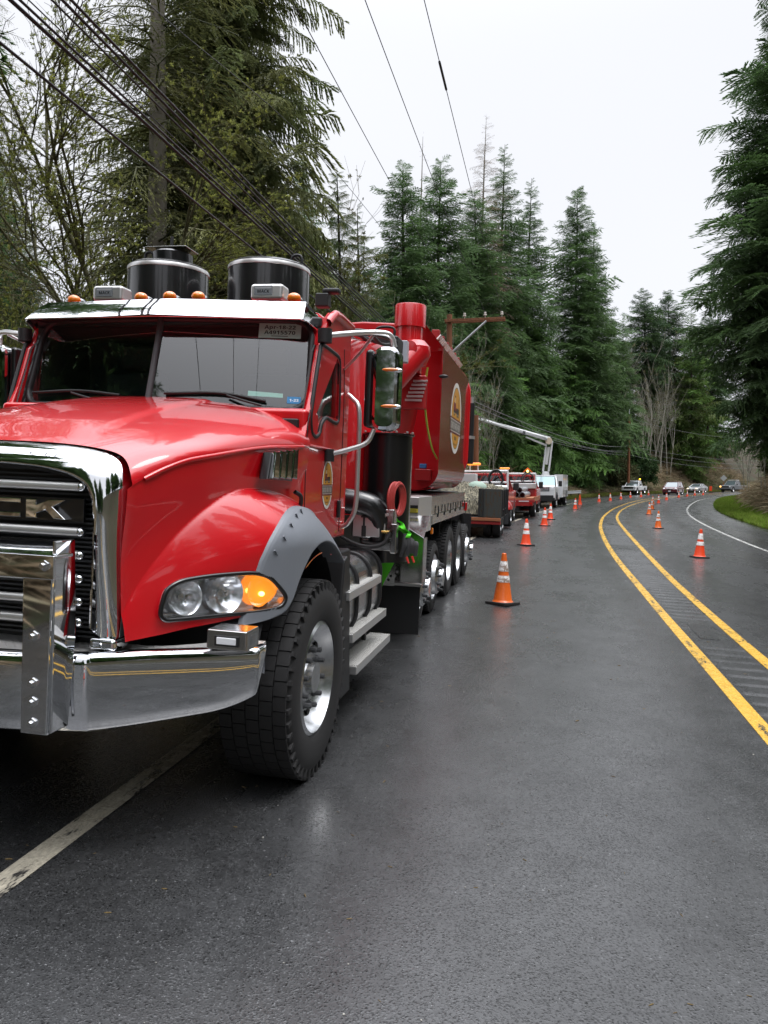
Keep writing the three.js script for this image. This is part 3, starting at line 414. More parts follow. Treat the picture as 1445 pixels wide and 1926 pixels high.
function shrub(name, label, x, z, rx, ry, n, c1, c2, seed) { const t = thing(name, label, 'shrub', [x, landY(x, z), z]), R = rng(seed), ms = [], cs = []; const st = []; for (let k = 0; k < 7; k++) { const a = R() * 6.28; st.push(rod([0, -0.3, 0], [Math.cos(a) * rx * 0.6, ry * (0.6 + 0.5 * R()), Math.sin(a) * rx * 0.6], 0.05, 0.015, 5, true)); } part(t, 'stem', st, M.bark); for (let k = 0; k < n; k++) { const a = R() * 6.28, e = Math.acos(1 - 1.3 * R()), q = 0.55 + 0.5 * Math.sqrt(R()), lump = 1 + 0.25 * Math.sin(a * 3 + seed) * Math.sin(e * 4); ms.push(new THREE.Matrix4().compose(V(Math.sin(e) * Math.cos(a) * rx * q * lump, ry * (0.42 + 0.58 * Math.cos(e) * q * lump), Math.sin(e) * Math.sin(a) * rx * q * lump), new THREE.Quaternion().setFromEuler(new THREE.Euler(R() * 6, R() * 6, R() * 6)), V(1, 1, 1).multiplyScalar(0.8 + 0.8 * R()))); cs.push(new THREE.Color().setRGB(...mixc(c1, c2, R(), 0.6 + 0.7 * R()))); } crownMesh(t, leafClump, ms, cs, M.leaf); return t; }
shrub('evergreen_bush', 'round dark evergreen bush below the far utility pole', 12.3, -121, 3.3, 6.0, 1200, [0.028, 0.06, 0.022], [0.05, 0.09, 0.03], 3);
shrub('evergreen_bush', 'lower olive bush left of the round dark one', 9.0, -113.5, 3.0, 4.2, 800, [0.06, 0.075, 0.03], [0.09, 0.09, 0.04], 5);
shrub('evergreen_bush', 'dark bush at the foot of the trees behind the bucket truck', -2.4, -74, 2.8, 3.6, 800, [0.03, 0.05, 0.02], [0.06, 0.075, 0.03], 8);
shrub('evergreen_bush', 'leafy bush overhanging the inner verge before the grey pickup', 21.0, -73, 2.2, 3.0, 600, [0.05, 0.06, 0.02], [0.08, 0.08, 0.03], 9);

// ---------------------------------------------------------------- the vacuum truck (built in its own axes, then set down on the banked lane)
const font = await new FontLoader().loadAsync('fonts/droid/droid_sans_bold.typeface.json');
function emblem(w, h, withText) { // oval company decal: ochre field, little truck, banner, white rim
  return canvasTex(w, h, (g) => {
    g.scale(w / 200, h / 280);
    g.fillStyle = '#e6e2da'; g.beginPath(); g.ellipse(100, 140, 100, 140, 0, 0, 7); g.fill();
    g.fillStyle = '#4a3a12'; g.beginPath(); g.ellipse(100, 140, 84, 122, 0, 0, 7); g.fill();
    g.fillStyle = '#cf9128'; g.beginPath(); g.ellipse(100, 140, 81, 119, 0, 0, 7); g.fill();
    g.fillStyle = '#7a1418'; g.fillRect(48, 82, 40, 34); g.fillRect(52, 100, 52, 20); g.fillStyle = '#d9c9a8'; g.fillRect(70, 60, 12, 22); g.fillStyle = '#5d1013'; g.fillRect(66, 54, 16, 7);
    g.fillStyle = '#2a2117'; g.fillRect(104, 98, 44, 20); g.fillRect(136, 56, 5, 50); g.fillRect(48, 112, 100, 8); for (const x of [62, 116, 138]) { g.beginPath(); g.arc(x, 124, 10, 0, 7); g.fill(); } g.fillStyle = '#cfc8b8'; for (const x of [62, 116, 138]) { g.beginPath(); g.arc(x, 124, 4, 0, 7); g.fill(); }
    g.fillStyle = '#5a1216'; g.fillRect(0, 142, 200, 62); g.fillStyle = '#6d6560'; g.fillRect(0, 150, 200, 44); g.fillStyle = '#d8cfc6'; g.fillRect(2, 148, 196, 3); g.fillRect(2, 193, 196, 3);
    g.fillStyle = '#c9c1b8'; for (let i = 0; i < 11; i++) { g.fillRect(12 + i * 16, 160, 4, 24); if (i % 3 !== 1) g.fillRect(12 + i * 16, 160, 11, 4); if (i % 2) g.fillRect(12 + i * 16, 171, 10, 4); if (i % 3 === 0) g.fillRect(12 + i * 16, 181, 11, 4); if (i % 4 === 1) g.fillRect(20 + i * 16, 160, 4, 24); }
    g.fillStyle = '#4d3510'; g.fillRect(82, 212, 15, 14); g.fillRect(103, 212, 14, 14); for (let i = 0; i < 7; i++) g.fillRect(70 + i * 9, 238 + 3 * Math.sin(i * Math.PI / 6), 5, 7);
  });
}
const C0 = -2.46, sx = (s, o) => C0 + s * o, WZ = -4.22, WY = 0.565;
OFF.set(C0, 0, WZ);
const truck = thing('vacuum_truck', 'huge glossy red vacuum excavator truck with chrome grille parked on the left shoulder', 'truck');
{
  const p = new THREE.Vector3(C0, 0, WZ).sub(EYE).applyAxisAngle(V(0, 0, 1), rad(-2.38)).add(EYE); truck.position.copy(p); truck.rotation.z = rad(-2.38);
}
const P = (name, geo, m, label) => part(truck, name, geo, m, label), both = (f) => { for (const s of [1, -1]) f(s); };
const mir = (g, s) => { if (s > 0) return g; g = g.clone(); g.translate(-C0, 0, 0); g.scale(-1, 1, 1); g.translate(C0, 0, 0); g = g.index ? g : g; if (g.index) flipOnly(g); else flipFlat(g); return g; };
function flipOnly(g) { const a = g.index.array; for (let i = 0; i < a.length; i += 3) { const t = a[i]; a[i] = a[i + 1]; a[i + 1] = t; } }
function flipFlat(g) { for (const k of Object.keys(g.attributes)) { const at = g.attributes[k], n = at.itemSize, a = at.array; for (let i = 0; i < at.count; i += 3) for (let c = 0; c < n; c++) { const t = a[i * n + c]; a[i * n + c] = a[(i + 1) * n + c]; a[(i + 1) * n + c] = t; } } }

// --- shape functions of the sheet metal, as offsets from the truck's centre line; t = -z
const flarePolyCut = () => flarePoly;
const creaseT = [[2.9, 0.715, 1.60], [3.03, 0.735, 1.672], [3.22, 0.83, 1.765], [3.42, 0.905, 1.808], [3.86, 0.985, 1.868], [4.24, 1.055, 1.892], [4.5, 1.06, 1.90]];
const crease = (z) => interp(creaseT, -z);
const fendT = [[3.0, 0.735], [3.08, 0.775], [3.25, 0.90], [3.45, 1.035], [3.62, 1.14], [3.75, 1.195], [3.95, 1.215], [4.6, 1.22], [5.0, 1.215]];
const crownT = [[2.98, 1.08], [3.05, 1.18], [3.15, 1.31], [3.25, 1.42], [3.4, 1.53], [3.6, 1.605], [3.85, 1.62], [4.15, 1.58], [4.5, 1.47], [4.8, 1.30], [5, 1.14]];
const fend = (z) => interp(fendT, -z)[0], crown = (z) => interp(crownT, -z)[0];
function skin(z, y) { // offset of the side skin
  const b = crease(z)[0] - 0.004 - 0.025 * smooth(0, 0.35, crease(z)[1] - y) + 0.02 * smooth(0.2, 0.9, crease(z)[1] - y);
  const u = clamp((crown(z) - y) / 0.27, -0.2, 1), h = Math.pow(clamp((u + 0.08) / 1.08), 1.55);
  return b + Math.max(0, fend(z) - b) * Math.sqrt(1 - (1 - h) * (1 - h));
}
const HLpoly = [[0.045, 1.085], [0.052, 1.14], [0.075, 1.195], [0.13, 1.225], [0.22, 1.238], [0.40, 1.245], [0.55, 1.24], [0.63, 1.215], [0.70, 1.155], [0.735, 1.105], [0.71, 1.068], [0.60, 1.052], [0.45, 1.052], [0.25, 1.055], [0.12, 1.057], [0.065, 1.062]];
const inPoly = (P0, x, y) => { let c = false; for (let i = 0, j = P0.length - 1; i < P0.length; j = i++) { const [a, b] = P0[i], [d, e] = P0[j]; if ((b > y) !== (e > y) && x < (d - a) * (y - b) / (e - b) + a) c = !c; } return c; };
const ARCH = 0.80;
const HX = 0.41, HZ = -0.62, HL = Math.hypot(HX, HZ), hlP = (w, y, out = 0) => [C0 + 0.775 + HX / HL * w + out * (-HZ / HL), y, -3.08 + HZ / HL * w + out * HX / HL]; // diagonal plane of the lamp
const hlW = (o, z) => ((o - 0.775) * HX + (z + 3.08) * HZ) / HL;
const flareOut = [[-3.455, 1.0], [-3.468, 1.044], [-3.50, 1.15], [-3.534, 1.257], [-3.554, 1.315], [-3.61, 1.404], [-3.73, 1.492], [-3.95, 1.548], [-4.2, 1.55], [-4.42, 1.51], [-4.6, 1.41], [-4.79, 1.265]];
const flareIn = [[-3.46, 0.996], [-3.54, 1.0], [-3.61, 1.008], [-3.685, 1.03], [-3.735, 1.076], [-3.81, 1.187], [-3.93, 1.286], [-4.06, 1.335], [-4.22, 1.348], [-4.40, 1.325], [-4.55, 1.27], [-4.70, 1.18]];
const curve2 = (L) => { const c = new THREE.CatmullRomCurve3(L.map(([z, y]) => V(z, y, 0)), false, 'centripetal'); return (t) => { const k = t * (L.length - 1), i = Math.min(L.length - 2, Math.floor(k)); return c.getPoint((i + (k - i)) / (L.length - 1)); }; };
const fO = curve2(flareOut), fI = curve2(flareIn);
const flarePoly = [...Array.from({ length: 41 }, (_, i) => { const a = fO(i / 40), b = fI(i / 40); return [lerp(a.x, b.x, 0.08), lerp(a.y, b.y, 0.08)]; }), ...Array.from({ length: 41 }, (_, i) => { const b = fI(1 - i / 40); return [b.x + 0, b.y - 0.06]; })];
const sillY = (z) => interp([[2.95, 0.984], [3.04, 0.986], [3.12, 0.993], [3.23, 1.009], [3.34, 1.019], [3.45, 1.03], [3.6, 1.04], [4.4, 1.1]], -z)[0];
both((s) => {
  const zc = (u) => lerp(-2.97, -4.42, u), yAt = (u, v) => lerp(crease(zc(u))[1], Math.max(sillY(zc(u)), Math.abs(zc(u) - WZ) < 0.72 ? WY + Math.sqrt(0.72 * 0.72 - (zc(u) - WZ) ** 2) : 0), v);
  const g = grid(240, 110, (u, v) => { const z = zc(u), y = yAt(u, v); return [sx(1, skin(z, y)), y, z]; },
    (u, v) => { const z = zc(u), y = yAt(u, v); if (inPoly(flarePolyCut(), z, y)) return false; const o = skin(z, y); return !inPoly(HLpoly, hlW(o, z), y); });
  P('hood_side', s > 0 ? g : mir(g, -1), M.red);
  // rounded bead along the crease and the lower front apron
  P('hood_moulding', mir(tube(Array.from({ length: 14 }, (_, i) => { const z = lerp(-3.06, -4.3, i / 13), c = crease(z); return [sx(1, c[0] - 0.004), c[1] - 0.004, z]; }), 0.012, 40, 8), s), M.red);
});
{ // hood top: a crowned skin with rounded shoulders that ends in the crease
  const pt = (u, v) => {
    const a = Math.abs(u), z = lerp(-3.075 + 0.08 * smooth(0.5, 0.95, a), -4.43, v), c = crease(z), yt = lerp(1.834, 2.165, Math.pow(v, 0.92)) + 0.028 * Math.sin(v * Math.PI), n = lerp(3.1, 2.7, v);
    const ph = a * Math.PI / 2, o = c[0] * Math.pow(Math.sin(ph), 0.9), q = clamp(o / c[0]); let y = c[1] + (yt - c[1]) * Math.pow(1 - Math.pow(q, n), 1 / 2.1);
    y += 0.012 * (1 - smooth(0.37, 0.43, o)) * smooth(0.06, 0.3, v);
    return [C0 + Math.sign(u) * o, y, z];
  };
  P('hood', grid(120, 44, (u, v) => pt(u * 2 - 1, v)), M.red);
  both((s) => P('cowl', mir(box(sx(1, 0), sx(1, 1.04), 1.75, 2.125, -4.66, -4.40, 0.03), s), M.red));
}
// wheel-arch flares, in grey plastic: strip between the outer seam and the wheel opening, both as [z, y]
both((s) => {
  const sect = [[1.0, -0.10], [1.0, 0.004], [0.985, 0.022], [0.95, 0.028], [0.8, 0.027], [0.6, 0.026], [0.4, 0.025], [0.2, 0.023], [0.06, 0.020], [0.015, 0.014], [0, -0.004]];
  const NJ = 50, kd = (v) => { const q = v * (sect.length - 1), j = Math.min(sect.length - 2, Math.floor(q)), t = q - j; return [lerp(sect[j][0], sect[j + 1][0], t), lerp(sect[j][1], sect[j + 1][1], t)]; };
  const f = (u, v) => { const [k, d] = kd(v), a = fO(u), b = fI(u), z = lerp(a.x, b.x, k), y = lerp(a.y, b.y, k), zz = Math.min(-2.99, z); return [sx(1, skin(zz, Math.min(y, crown(zz) - 0.01)) + d), y, z]; };
  const g = grid(360, NJ, f, (u, v) => { const k = kd(v)[0], a = fO(u), b = fI(u), z = lerp(a.x, b.x, k), y = lerp(a.y, b.y, k); return !(inPoly(HLpoly, hlW(skin(Math.min(-2.99, z), y), z), y)); });
  const fl = P('wheel_arch_flare', mir(g, s), M.gray);
  for (const t of [0.42, 0.485, 0.55, 0.61, 0.66]) { // little moulded scoops along the seam
    const a = fO(t), b = fI(t), z = lerp(a.x, b.x, 0.17), y = lerp(a.y, b.y, 0.17), o = skin(z, y) + 0.024, dz = b.x - a.x, dy = b.y - a.y;
    const c = new THREE.ConeGeometry(0.016, 0.06, 3); c.scale(0.5, 0.9, 0.45); c.rotateX(Math.atan2(dz, dy)); c.rotateZ(0.25); c.translate(sx(1, o), y, z); part(fl, 'scoop', mir(norm(c), s), M.gray);
  }
  P('wheel_well', mir(flip(grid(24, 1, (u, v) => { const th = rad(lerp(12, 172, u)), R = 0.80; return [sx(1, lerp(0.5, 1.12, v)), WY + 0.02 + R * Math.sin(th) * 0.99, WZ + 0.02 + R * Math.cos(th) * 0.92]; })), s), M.black);
});
// headlamps
both((s) => {
  const F = (pts) => pts; const plate = (poly, d0, d1) => { // prism on the lamp plane
    const g = extr(F(poly), d1 - d0, 0); const m = new THREE.Matrix4().makeBasis(V(HX / HL, 0, HZ / HL), V(0, 1, 0), V(-HZ / HL, 0, HX / HL)); g.translate(0, 0, d0); g.applyMatrix4(m); const o = hlP(0, 0); g.translate(...o); return g; };
  const grow = (k, kk = k) => HLpoly.map(([w, y]) => [0.39 + (w - 0.39) * k, 1.148 + (y - 1.148) * kk]);
  const N = 56, rim = Array.from({ length: N }, (_, i) => { const c = new THREE.CatmullRomCurve3(HLpoly.map(([w, y]) => V(w, y, 0)), true).getPoint(i / N); return [c.x, c.y]; });
  const base = plate(rim, -0.075, -0.06); const hl = P('headlight', mir(norm(base), s), M.lampBowl);
  part(hl, 'bezel', mir(tube(rim.map(([w, y]) => hlP(w, y, 0.018)), 0.0115, 120, 8, true), s), M.gloss);
  const wall = grid(N, 1, (u, v) => { const q = rim[Math.round(u * N) % N]; return hlP(q[0], q[1], lerp(0.012, -0.062, v)); }); part(hl, 'housing', mir(wall, s), M.lampBowl);
  for (const [w, y, r] of [[0.185, 1.146, 0.064], [0.395, 1.148, 0.080]]) { // reflector bowls with lamp
    const pr = []; for (let i = 0; i <= 8; i++) { const q = i / 8; pr.push([0.012 + r * q, 0.055 * (q * q - 1)]); } pr.push([r + 0.016, 0.004], [r + 0.018, -0.02]);
    const g = lathe(pr, 'y', [0, 0, 0], 28); g.rotateX(Math.PI / 2); const b = lathe([[0.0001, 0.0], [0.014, -0.004], [0.017, -0.03], [0.017, -0.05]], 'y', [0, 0, 0], 16); b.rotateX(Math.PI / 2);
    for (const [gg, nm, mm] of [[g, 'reflector', M.lampBowl], [b, 'bulb_shield', M.chrome]]) { gg.rotateY(Math.atan2(-HZ, HX)); const o = hlP(w, y, -0.006); gg.translate(...o); part(hl, nm, mir(norm(gg), s), mm); }
  }
  { // amber indicator
    const lens = []; for (let i = 0; i <= 22; i++) { const a = i / 22 * 2 * Math.PI; lens.push([0.612 + (Math.cos(a) > 0 ? 0.10 : 0.082) * Math.cos(a), 1.147 + 0.084 * Math.sin(a) * (1 - 0.25 * Math.max(0, Math.cos(a)))]); }
    const g = grid(22, 6, (u, v) => { const q = lens[Math.round(u * 22)], k = 1 - v; return hlP(0.612 + (q[0] - 0.612) * k, 1.146 + (q[1] - 1.146) * k, -0.03 + 0.028 * Math.sqrt(1 - k * k * 0.98)); });
    part(hl, 'turn_signal', mir(g, s), s > 0 ? M.amberLit : M.amber);
    if (s > 0) { const b = new THREE.SphereGeometry(0.015, 12, 8); b.scale(1, 0.8, 1); b.translate(...hlP(0.595, 1.135, 0.004)); part(hl, 'bulb', b, M.bulb); }
  }
  const cv = grid(40, 10, (u, v) => { const i = Math.round(u * 40) / 40, c = new THREE.CatmullRomCurve3(HLpoly.map(([w, y]) => V(w, y, 0)), true).getPoint(i), k = 1 - v * 0.999; return hlP(0.39 + (c.x - 0.39) * k, 1.148 + (c.y - 1.148) * k, 0.014 + 0.016 * (1 - k * k)); });
  part(hl, 'lens_cover', mir(cv, s), M.clearLens);
});
// --- grille
{
  const outer = [[0.682, 0.955], [0.69, 1.2], [0.698, 1.45], [0.705, 1.60], [0.70, 1.685], [0.66, 1.752], [0.58, 1.793], [0.45, 1.818], [0.25, 1.83], [0, 1.834]], inner = [[0.565, 1.04], [0.568, 1.2], [0.572, 1.4], [0.57, 1.54], [0.558, 1.60], [0.53, 1.648], [0.47, 1.684], [0.36, 1.71], [0.2, 1.725], [0, 1.73]];
  const curve = (q) => { const full = [...q, ...q.slice(0, -1).reverse().map(([o, y]) => [-o, y])]; const c = new THREE.CatmullRomCurve3(full.map(([o, y]) => V(o, y, 0)), false, 'centripetal'); return (u) => c.getPoint(u); };
  const co = curve(outer), ci = curve(inner);
  const g = grid(120, 20, (u, v) => {
    const a = ci(u), b = co(u); let k, z; const depth = 0.17; if (v > 0.9) { const e = (v - 0.9) / 0.1; const k2 = e * smooth(1.52, 1.70, b.y); return [C0 + b.x * (1 + 0.07 * k2), b.y + 0.02 * k2, -2.945 - depth * (0.30 + 0.70 * smooth(0.95, 1.72, b.y)) - 0.03 * e]; } v /= 0.9;
    if (v < 0.15) { k = 0; z = -2.945 - 0.07 * (1 - v / 0.15); } else { const t = (v - 0.15) / 0.85 * Math.PI / 2; k = Math.sin(t) ** 1.1; z = -2.945 - depth * (1 - Math.cos(t)) * (0.30 + 0.70 * smooth(0.95, 1.72, b.y)); }
    return [C0 + lerp(a.x, b.x, k), lerp(a.y, b.y, k), z];
  });
  const sur = P('grille_surround', g, M.chrome);
  both((s) => part(sur, 'grille_foot', mir(box(sx(1, 0.57), sx(1, 0.70), 0.945, 1.0, -3.06, -2.93, 0.02), s), M.chrome));
  const back = P('grille_panel', box(sx(-1, 0.62), sx(1, 0.62), 0.9, 1.78, -3.12, -3.07, 0.005), M.black);
  const slats = []; for (let y = 0.97; y < 1.72; y += 0.021) slats.push(box(sx(-1, 0.575), sx(1, 0.575), y, y + 0.008, -3.068, -3.045, 0));
  part(back, 'radiator_fins', slats, M.grayDark);
  P('grille_frame', tube(Array.from({ length: 31 }, (_, i) => { const a = ci(i / 30); return [C0 + a.x * 0.985, a.y - 0.006, -3.0]; }), 0.012, 60, 8), M.black);
  for (const y of [1.64, 1.445, 1.345, 1.243, 1.143, 1.055]) { const b = P('grille_bar', rod([sx(-1, 0.50), y, -2.965], [sx(1, 0.50), y, -2.965], 0.019, 0.019, 14), M.brushed); both((s) => { const e = new THREE.SphereGeometry(0.021, 12, 8); e.translate(sx(s, 0.505), y, -2.965); part(b, 'bar_end', e, M.chrome); }); }
  const plate = P('badge_plate', box(sx(-1, 0.505), sx(1, 0.505), 1.485, 1.59, -3.0, -2.985, 0.004), M.gloss);
  const L = { // blocky capitals, unit width and height
    M: [[0, 0], [0, 1], [0.24, 1], [0.5, 0.5], [0.76, 1], [1, 1], [1, 0], [0.76, 0], [0.76, 0.56], [0.5, 0.08], [0.24, 0.56], [0.24, 0]],
    A: [[0, 0], [0.36, 1], [0.64, 1], [1, 0], [0.75, 0], [0.69, 0.2], [0.31, 0.2], [0.25, 0]],
    C: [[0, 0], [0, 1], [1, 1], [1, 0.74], [0.26, 0.74], [0.26, 0.26], [1, 0.26], [1, 0]],
    K: [[0, 0], [0, 1], [0.27, 1], [0.27, 0.72], [0.58, 1], [1, 1], [0.68, 0.62], [1, 0], [0.70, 0], [0.50, 0.44], [0.27, 0.24], [0.27, 0]],
  };
  [['M', -0.345], ['A', -0.115], ['C', 0.115], ['K', 0.335]].forEach(([c, o]) => { const g2 = extr(L[c].map(([a, b]) => [(a - 0.5) * 0.195, b * 0.084]), 0.022, 0.004); g2.translate(C0 + o, 1.496, -2.985); part(plate, 'letter', g2, M.chrome); });
}
// --- bumper, tread plate, guard
{
  const path = (u) => { const a = Math.abs(u) * 1.55, s = Math.sign(u); const bend = 0.62; let o, z; if (a < bend - 0.07) { o = a; z = -2.75 - 0.10 * (a / bend) ** 2; } else { const t = a - bend; const k = smooth(-0.07, 0.07, t); const ox = bend + t * lerp(1, 0.80, k), dz = Math.max(0, t) * 0.60; o = t < 0 ? a : bend + t * 0.75; z = -2.75 - 0.10 * Math.min(1, a / bend) ** 2 - 0.585 * Math.max(0, t) ** 1.0 - 0.0; } return [s * Math.min(o, 1.205), z]; };
  const endT = (a) => Math.max(0, (a - 0.74) / 0.26); // towards the end the lower edge sweeps up
  const sec = [[0.0, 0.942, -0.085], [0.05, 0.948, -0.05], [0.12, 0.945, -0.02], [0.18, 0.93, -0.004], [0.24, 0.905, 0.003], [0.5, 0.80, 0.006], [0.75, 0.68, -0.006], [0.9, 0.63, -0.02], [0.95, 0.612, -0.03], [1, 0.61, -0.07]];
  const g = grid(160, 40, (u, v) => {
    const q = u * 2 - 1, [o, z] = path(q), [yy, dz] = interp(sec, v), a = Math.abs(q); let lo = 0.61 + 0.045 * smooth(0.4, 1, a); const e = endT(a); lo += 0.235 * (1 - Math.sqrt(Math.max(0, 1 - e * e * 0.99)));
    const y = lo + (yy - 0.61) / (0.948 - 0.61) * (0.948 - 0.02 * smooth(0.4, 1, a) - lo); const ang = a > 0.4 ? 0.62 : 0.1;
    return [C0 + o + Math.sign(q) * dz * Math.sin(ang), y, z + dz * Math.cos(ang)];
  });
  P('bumper', flip(g), M.chrome);
  both((s) => P('bumper_end', mir(flip(grid(1, 12, (u, v) => { const [o, z] = path(1); const y = lerp(0.925, 0.79, v); return [C0 + o - 0.002 - 0.06 * u, y, z + 0.002 - 0.03 * u]; })), s), M.chrome));
  // diamond tread plate on top
  const N = 256, tread = dataTex(N, (i, j) => { const c = 32, x = i % c - c / 2, y = j % c - c / 2, alt = (Math.floor(i / c) + Math.floor(j / c)) % 2, a = alt ? (x + y) : (x - y), b = alt ? (x - y) : (x + y); const q = (a / 20) ** 2 + (b / 6) ** 2; return q < 1 ? Math.sqrt(1 - q) : 0; });
  const tp = std(0.66, 0.65, 0.64, 0.40, { metalness: 0.7, bumpMap: rep(tread, 6, 6), bumpScale: 0.004 });
  both((s) => P('tread_plate', mir(grid(24, 6, (u, v) => { const [o, z] = path(lerp(0.0, 0.985, u)); const zb = Math.min(z - 0.04, -3.12 - 0.32 * smooth(0.75, 1.2, o)); const x = C0 + o - 0.02, zz = lerp(z - 0.07, zb, v); return [x, 0.938 - 0.018 * u + 0.012 * v, zz, x, zz]; }), s), tp));
  // chrome posts and cross plate of the grille guard
  const bolt = (x, y, z, m) => { const h = lathe([[0.0001, 0.024], [0.011, 0.024], [0.0125, 0.02], [0.0125, 0.008], [0.021, 0.007], [0.022, 0]], 'z', [0, 0, 0], 6); h.translate(x, y, z); return h; };
  both((s) => {
    const post = P('guard_post', [mir(norm(extr([[sx(1, 0.445), 0.655], [sx(1, 0.445), 1.30], [sx(1, 0.575), 1.30], [sx(1, 0.562), 0.655]].map(([x, y]) => [x, y]), 0.012, 0.004).translate(0, 0, -2.692)), s),
      mir(norm(sidex([[-2.69, 0.66], [-2.69, 1.43], [-2.82, 1.43], [-2.84, 1.05], [-2.80, 0.66]], sx(1, 0.563), sx(1, 0.577), 0.004)), s)], M.chrome);
    for (const y of [1.05, 0.862, 0.785, 0.70]) part(post, 'bolt', mir(norm(bolt(sx(1, 0.50), y, -2.676)), s), M.alu);
  });
  const xp = P('guard_cross_plate', [box(sx(-1, 0.59), sx(1, 0.59), 1.28, 1.375, -2.678, -2.664, 0.004), box(sx(-1, 0.59), sx(1, 0.59), 1.362, 1.376, -2.79, -2.679, 0.004), norm(grid(2, 1, (u, v) => [lerp(sx(-1, 0.59), sx(1, 0.59), u), 1.3765 + 0.05 * v, -2.68 - 0.11 * v]))], M.chrome);
  both((s) => part(xp, 'bolt', bolt(sx(s, 0.55), 1.335, -2.664), M.alu));
  both((s) => { const b = P('strobe_lamp', mir(box(sx(1, 1.02), sx(1, 1.21), 0.945, 1.035, -3.29, -3.14, 0.008), s), M.steel); part(b, 'lamp_frame', mir(box(sx(1, 1.06), sx(1, 1.175), 0.965, 1.012, -3.142, -3.132, 0.004), s), M.black); part(b, 'lamp_lens', mir(box(sx(1, 1.072), sx(1, 1.163), 0.973, 1.004, -3.135, -3.128, 0.003), s), M.headlamp); part(b, 'side_lens', mir(box(sx(1, 1.209), sx(1, 1.217), 0.965, 1.01, -3.25, -3.19, 0.003), s), M.clearLens); });
}
// --- wheels
function truckWheel(name, cx, cy, cz, R, w, rimR, s, deep, studs, drum) { // outer face at cx, wheel body behind it
  const wh = new THREE.Group(); wh.name = pname(truck, name); truck.add(wh); const inb = -s;
  const wp = (nm, g, m) => part(wh, nm, g, m);
  const prof = [[rimR, -0.03], [rimR + 0.02, 0.0], [rimR + 0.05, 0.012], [R - 0.12, 0.018], [R - 0.06, 0.01], [R - 0.025, -0.015], [R - 0.012, -0.04], [R - 0.012, -w + 0.04], [R - 0.03, -w + 0.012], [R - 0.09, -w], [rimR, -w + 0.02]];
  const L = (pr, seg) => { const g = lathe(pr, 'x', [0, 0, 0], seg); if (s < 0) g.scale(-1, 1, 1), flipAny(g); g.translate(cx, cy, cz); return g; };
  const body = [norm(L(prof, 56))];
  if (name === 'front_wheel') { // tread blocks in five ribs, staggered
    const nb = 46;
    for (let k = 0; k < nb; k++) for (let q = 0; q < 5; q++) {
      const a = (k + (q % 2) * 0.5 + 0.12 * q) / nb * 2 * Math.PI, ww = w / 5; const x0 = -(q + 0.035) * ww, x1 = -(q + 0.965) * ww; const half = (Math.PI / nb) * 0.93;
      const edge = q === 0 || q === 4; const g = grid(2, 2, (u, v) => { const aa = a + lerp(-half, half, v), r = R - (edge ? 0.004 * Math.abs(u - 0.5) : 0); return [lerp(x0, x1, u), r * Math.sin(aa), r * Math.cos(aa)]; });
      const sides = grid(4, 1, (u, v, i) => { const c = [[x0, -half], [x1, -half], [x1, half], [x0, half], [x0, -half]][i], r = R - 0.014 * v, aa = a + c[1]; return [c[0], r * Math.sin(aa), r * Math.cos(aa)]; });
      for (const h of [g, sides]) { if (s < 0) h.scale(-1, 1, 1); h.translate(cx, cy, cz); body.push(norm(h)); }
      if (q === 0) { const lug = box(-0.012, 0.011, 0, 0.05, -0.012, 0.012, 0); lug.translate(0, R - 0.062, 0); lug.rotateX(a + half * 0.2); if (s < 0) lug.scale(-1, 1, 1); lug.translate(cx, cy, cz); body.push(norm(lug)); }
    }
  } else { const nb = 60; for (let k = 0; k < nb; k++) for (let q = 0; q < 4; q++) { const a = (k + (q % 2) * 0.5) / nb * 2 * Math.PI, ww = w / 4; const b = box(-(q + 0.92) * ww, -(q + 0.08) * ww, -0.008, 0.012, -R * 0.032, R * 0.032, 0); b.translate(0, R - 0.012, 0); b.rotateX(a); if (s < 0) b.scale(-1, 1, 1); b.translate(cx, cy, cz); body.push(norm(b)); } }
  wp('tyre', body, M.rubber);
  const lip = 0.02;
  if (deep > 0) wp('rim', L([[rimR - 0.004, -0.05], [rimR + 0.012, -0.008], [rimR - 0.008, 0.004], [rimR - 0.022, -0.02], [rimR - 0.035, -deep * 0.6], [rimR - 0.07, -deep], [0.2, -deep - 0.004], [0.19, -deep + 0.02], [0.09, -deep + 0.03], [0.085, -deep + 0.07], [0.0001, -deep + 0.075]], 48), M.alu);
  else wp('rim', L([[rimR - 0.004, -0.08], [rimR + 0.01, -0.01], [rimR - 0.01, 0.002], [rimR - 0.03, -0.03], [rimR - 0.06, -0.03], [0.22, 0.05], [0.19, 0.075], [0.12, 0.085], [0.11, 0.13], [0.0001, 0.14]], 48), M.alu);
  const bx = deep > 0 ? -deep + 0.01 : 0.06, br = deep > 0 ? 0.165 : 0.168;
  for (let k = 0; k < studs; k++) { const a = k / studs * 2 * Math.PI + 0.2, g = lathe([[0.024, 0], [0.024, 0.02], [0.017, 0.026], [0.016, 0.062], [0.0001, 0.068]], 'x', [0, 0, 0], 8); g.translate(bx, br * Math.sin(a), br * Math.cos(a)); if (s < 0) g.scale(-1, 1, 1), flipAny(g); g.translate(cx, cy, cz); wp('lug_nut', g, M.grayDark); }
  if (deep > 0) { // vent holes of the disc
    for (let k = 0; k < 10; k++) { const a = k / 10 * 2 * Math.PI, g = new THREE.CylinderGeometry(0.026, 0.026, 0.006, 12); g.rotateZ(Math.PI / 2); g.translate(-deep + 0.003 + 0.006, (rimR - 0.085) * Math.sin(a), (rimR - 0.085) * Math.cos(a)); if (s < 0) g.scale(-1, 1, 1), flipAny(g); g.translate(cx, cy, cz); wp('hand_hole', g, M.black); }
  }
  return wh;
}
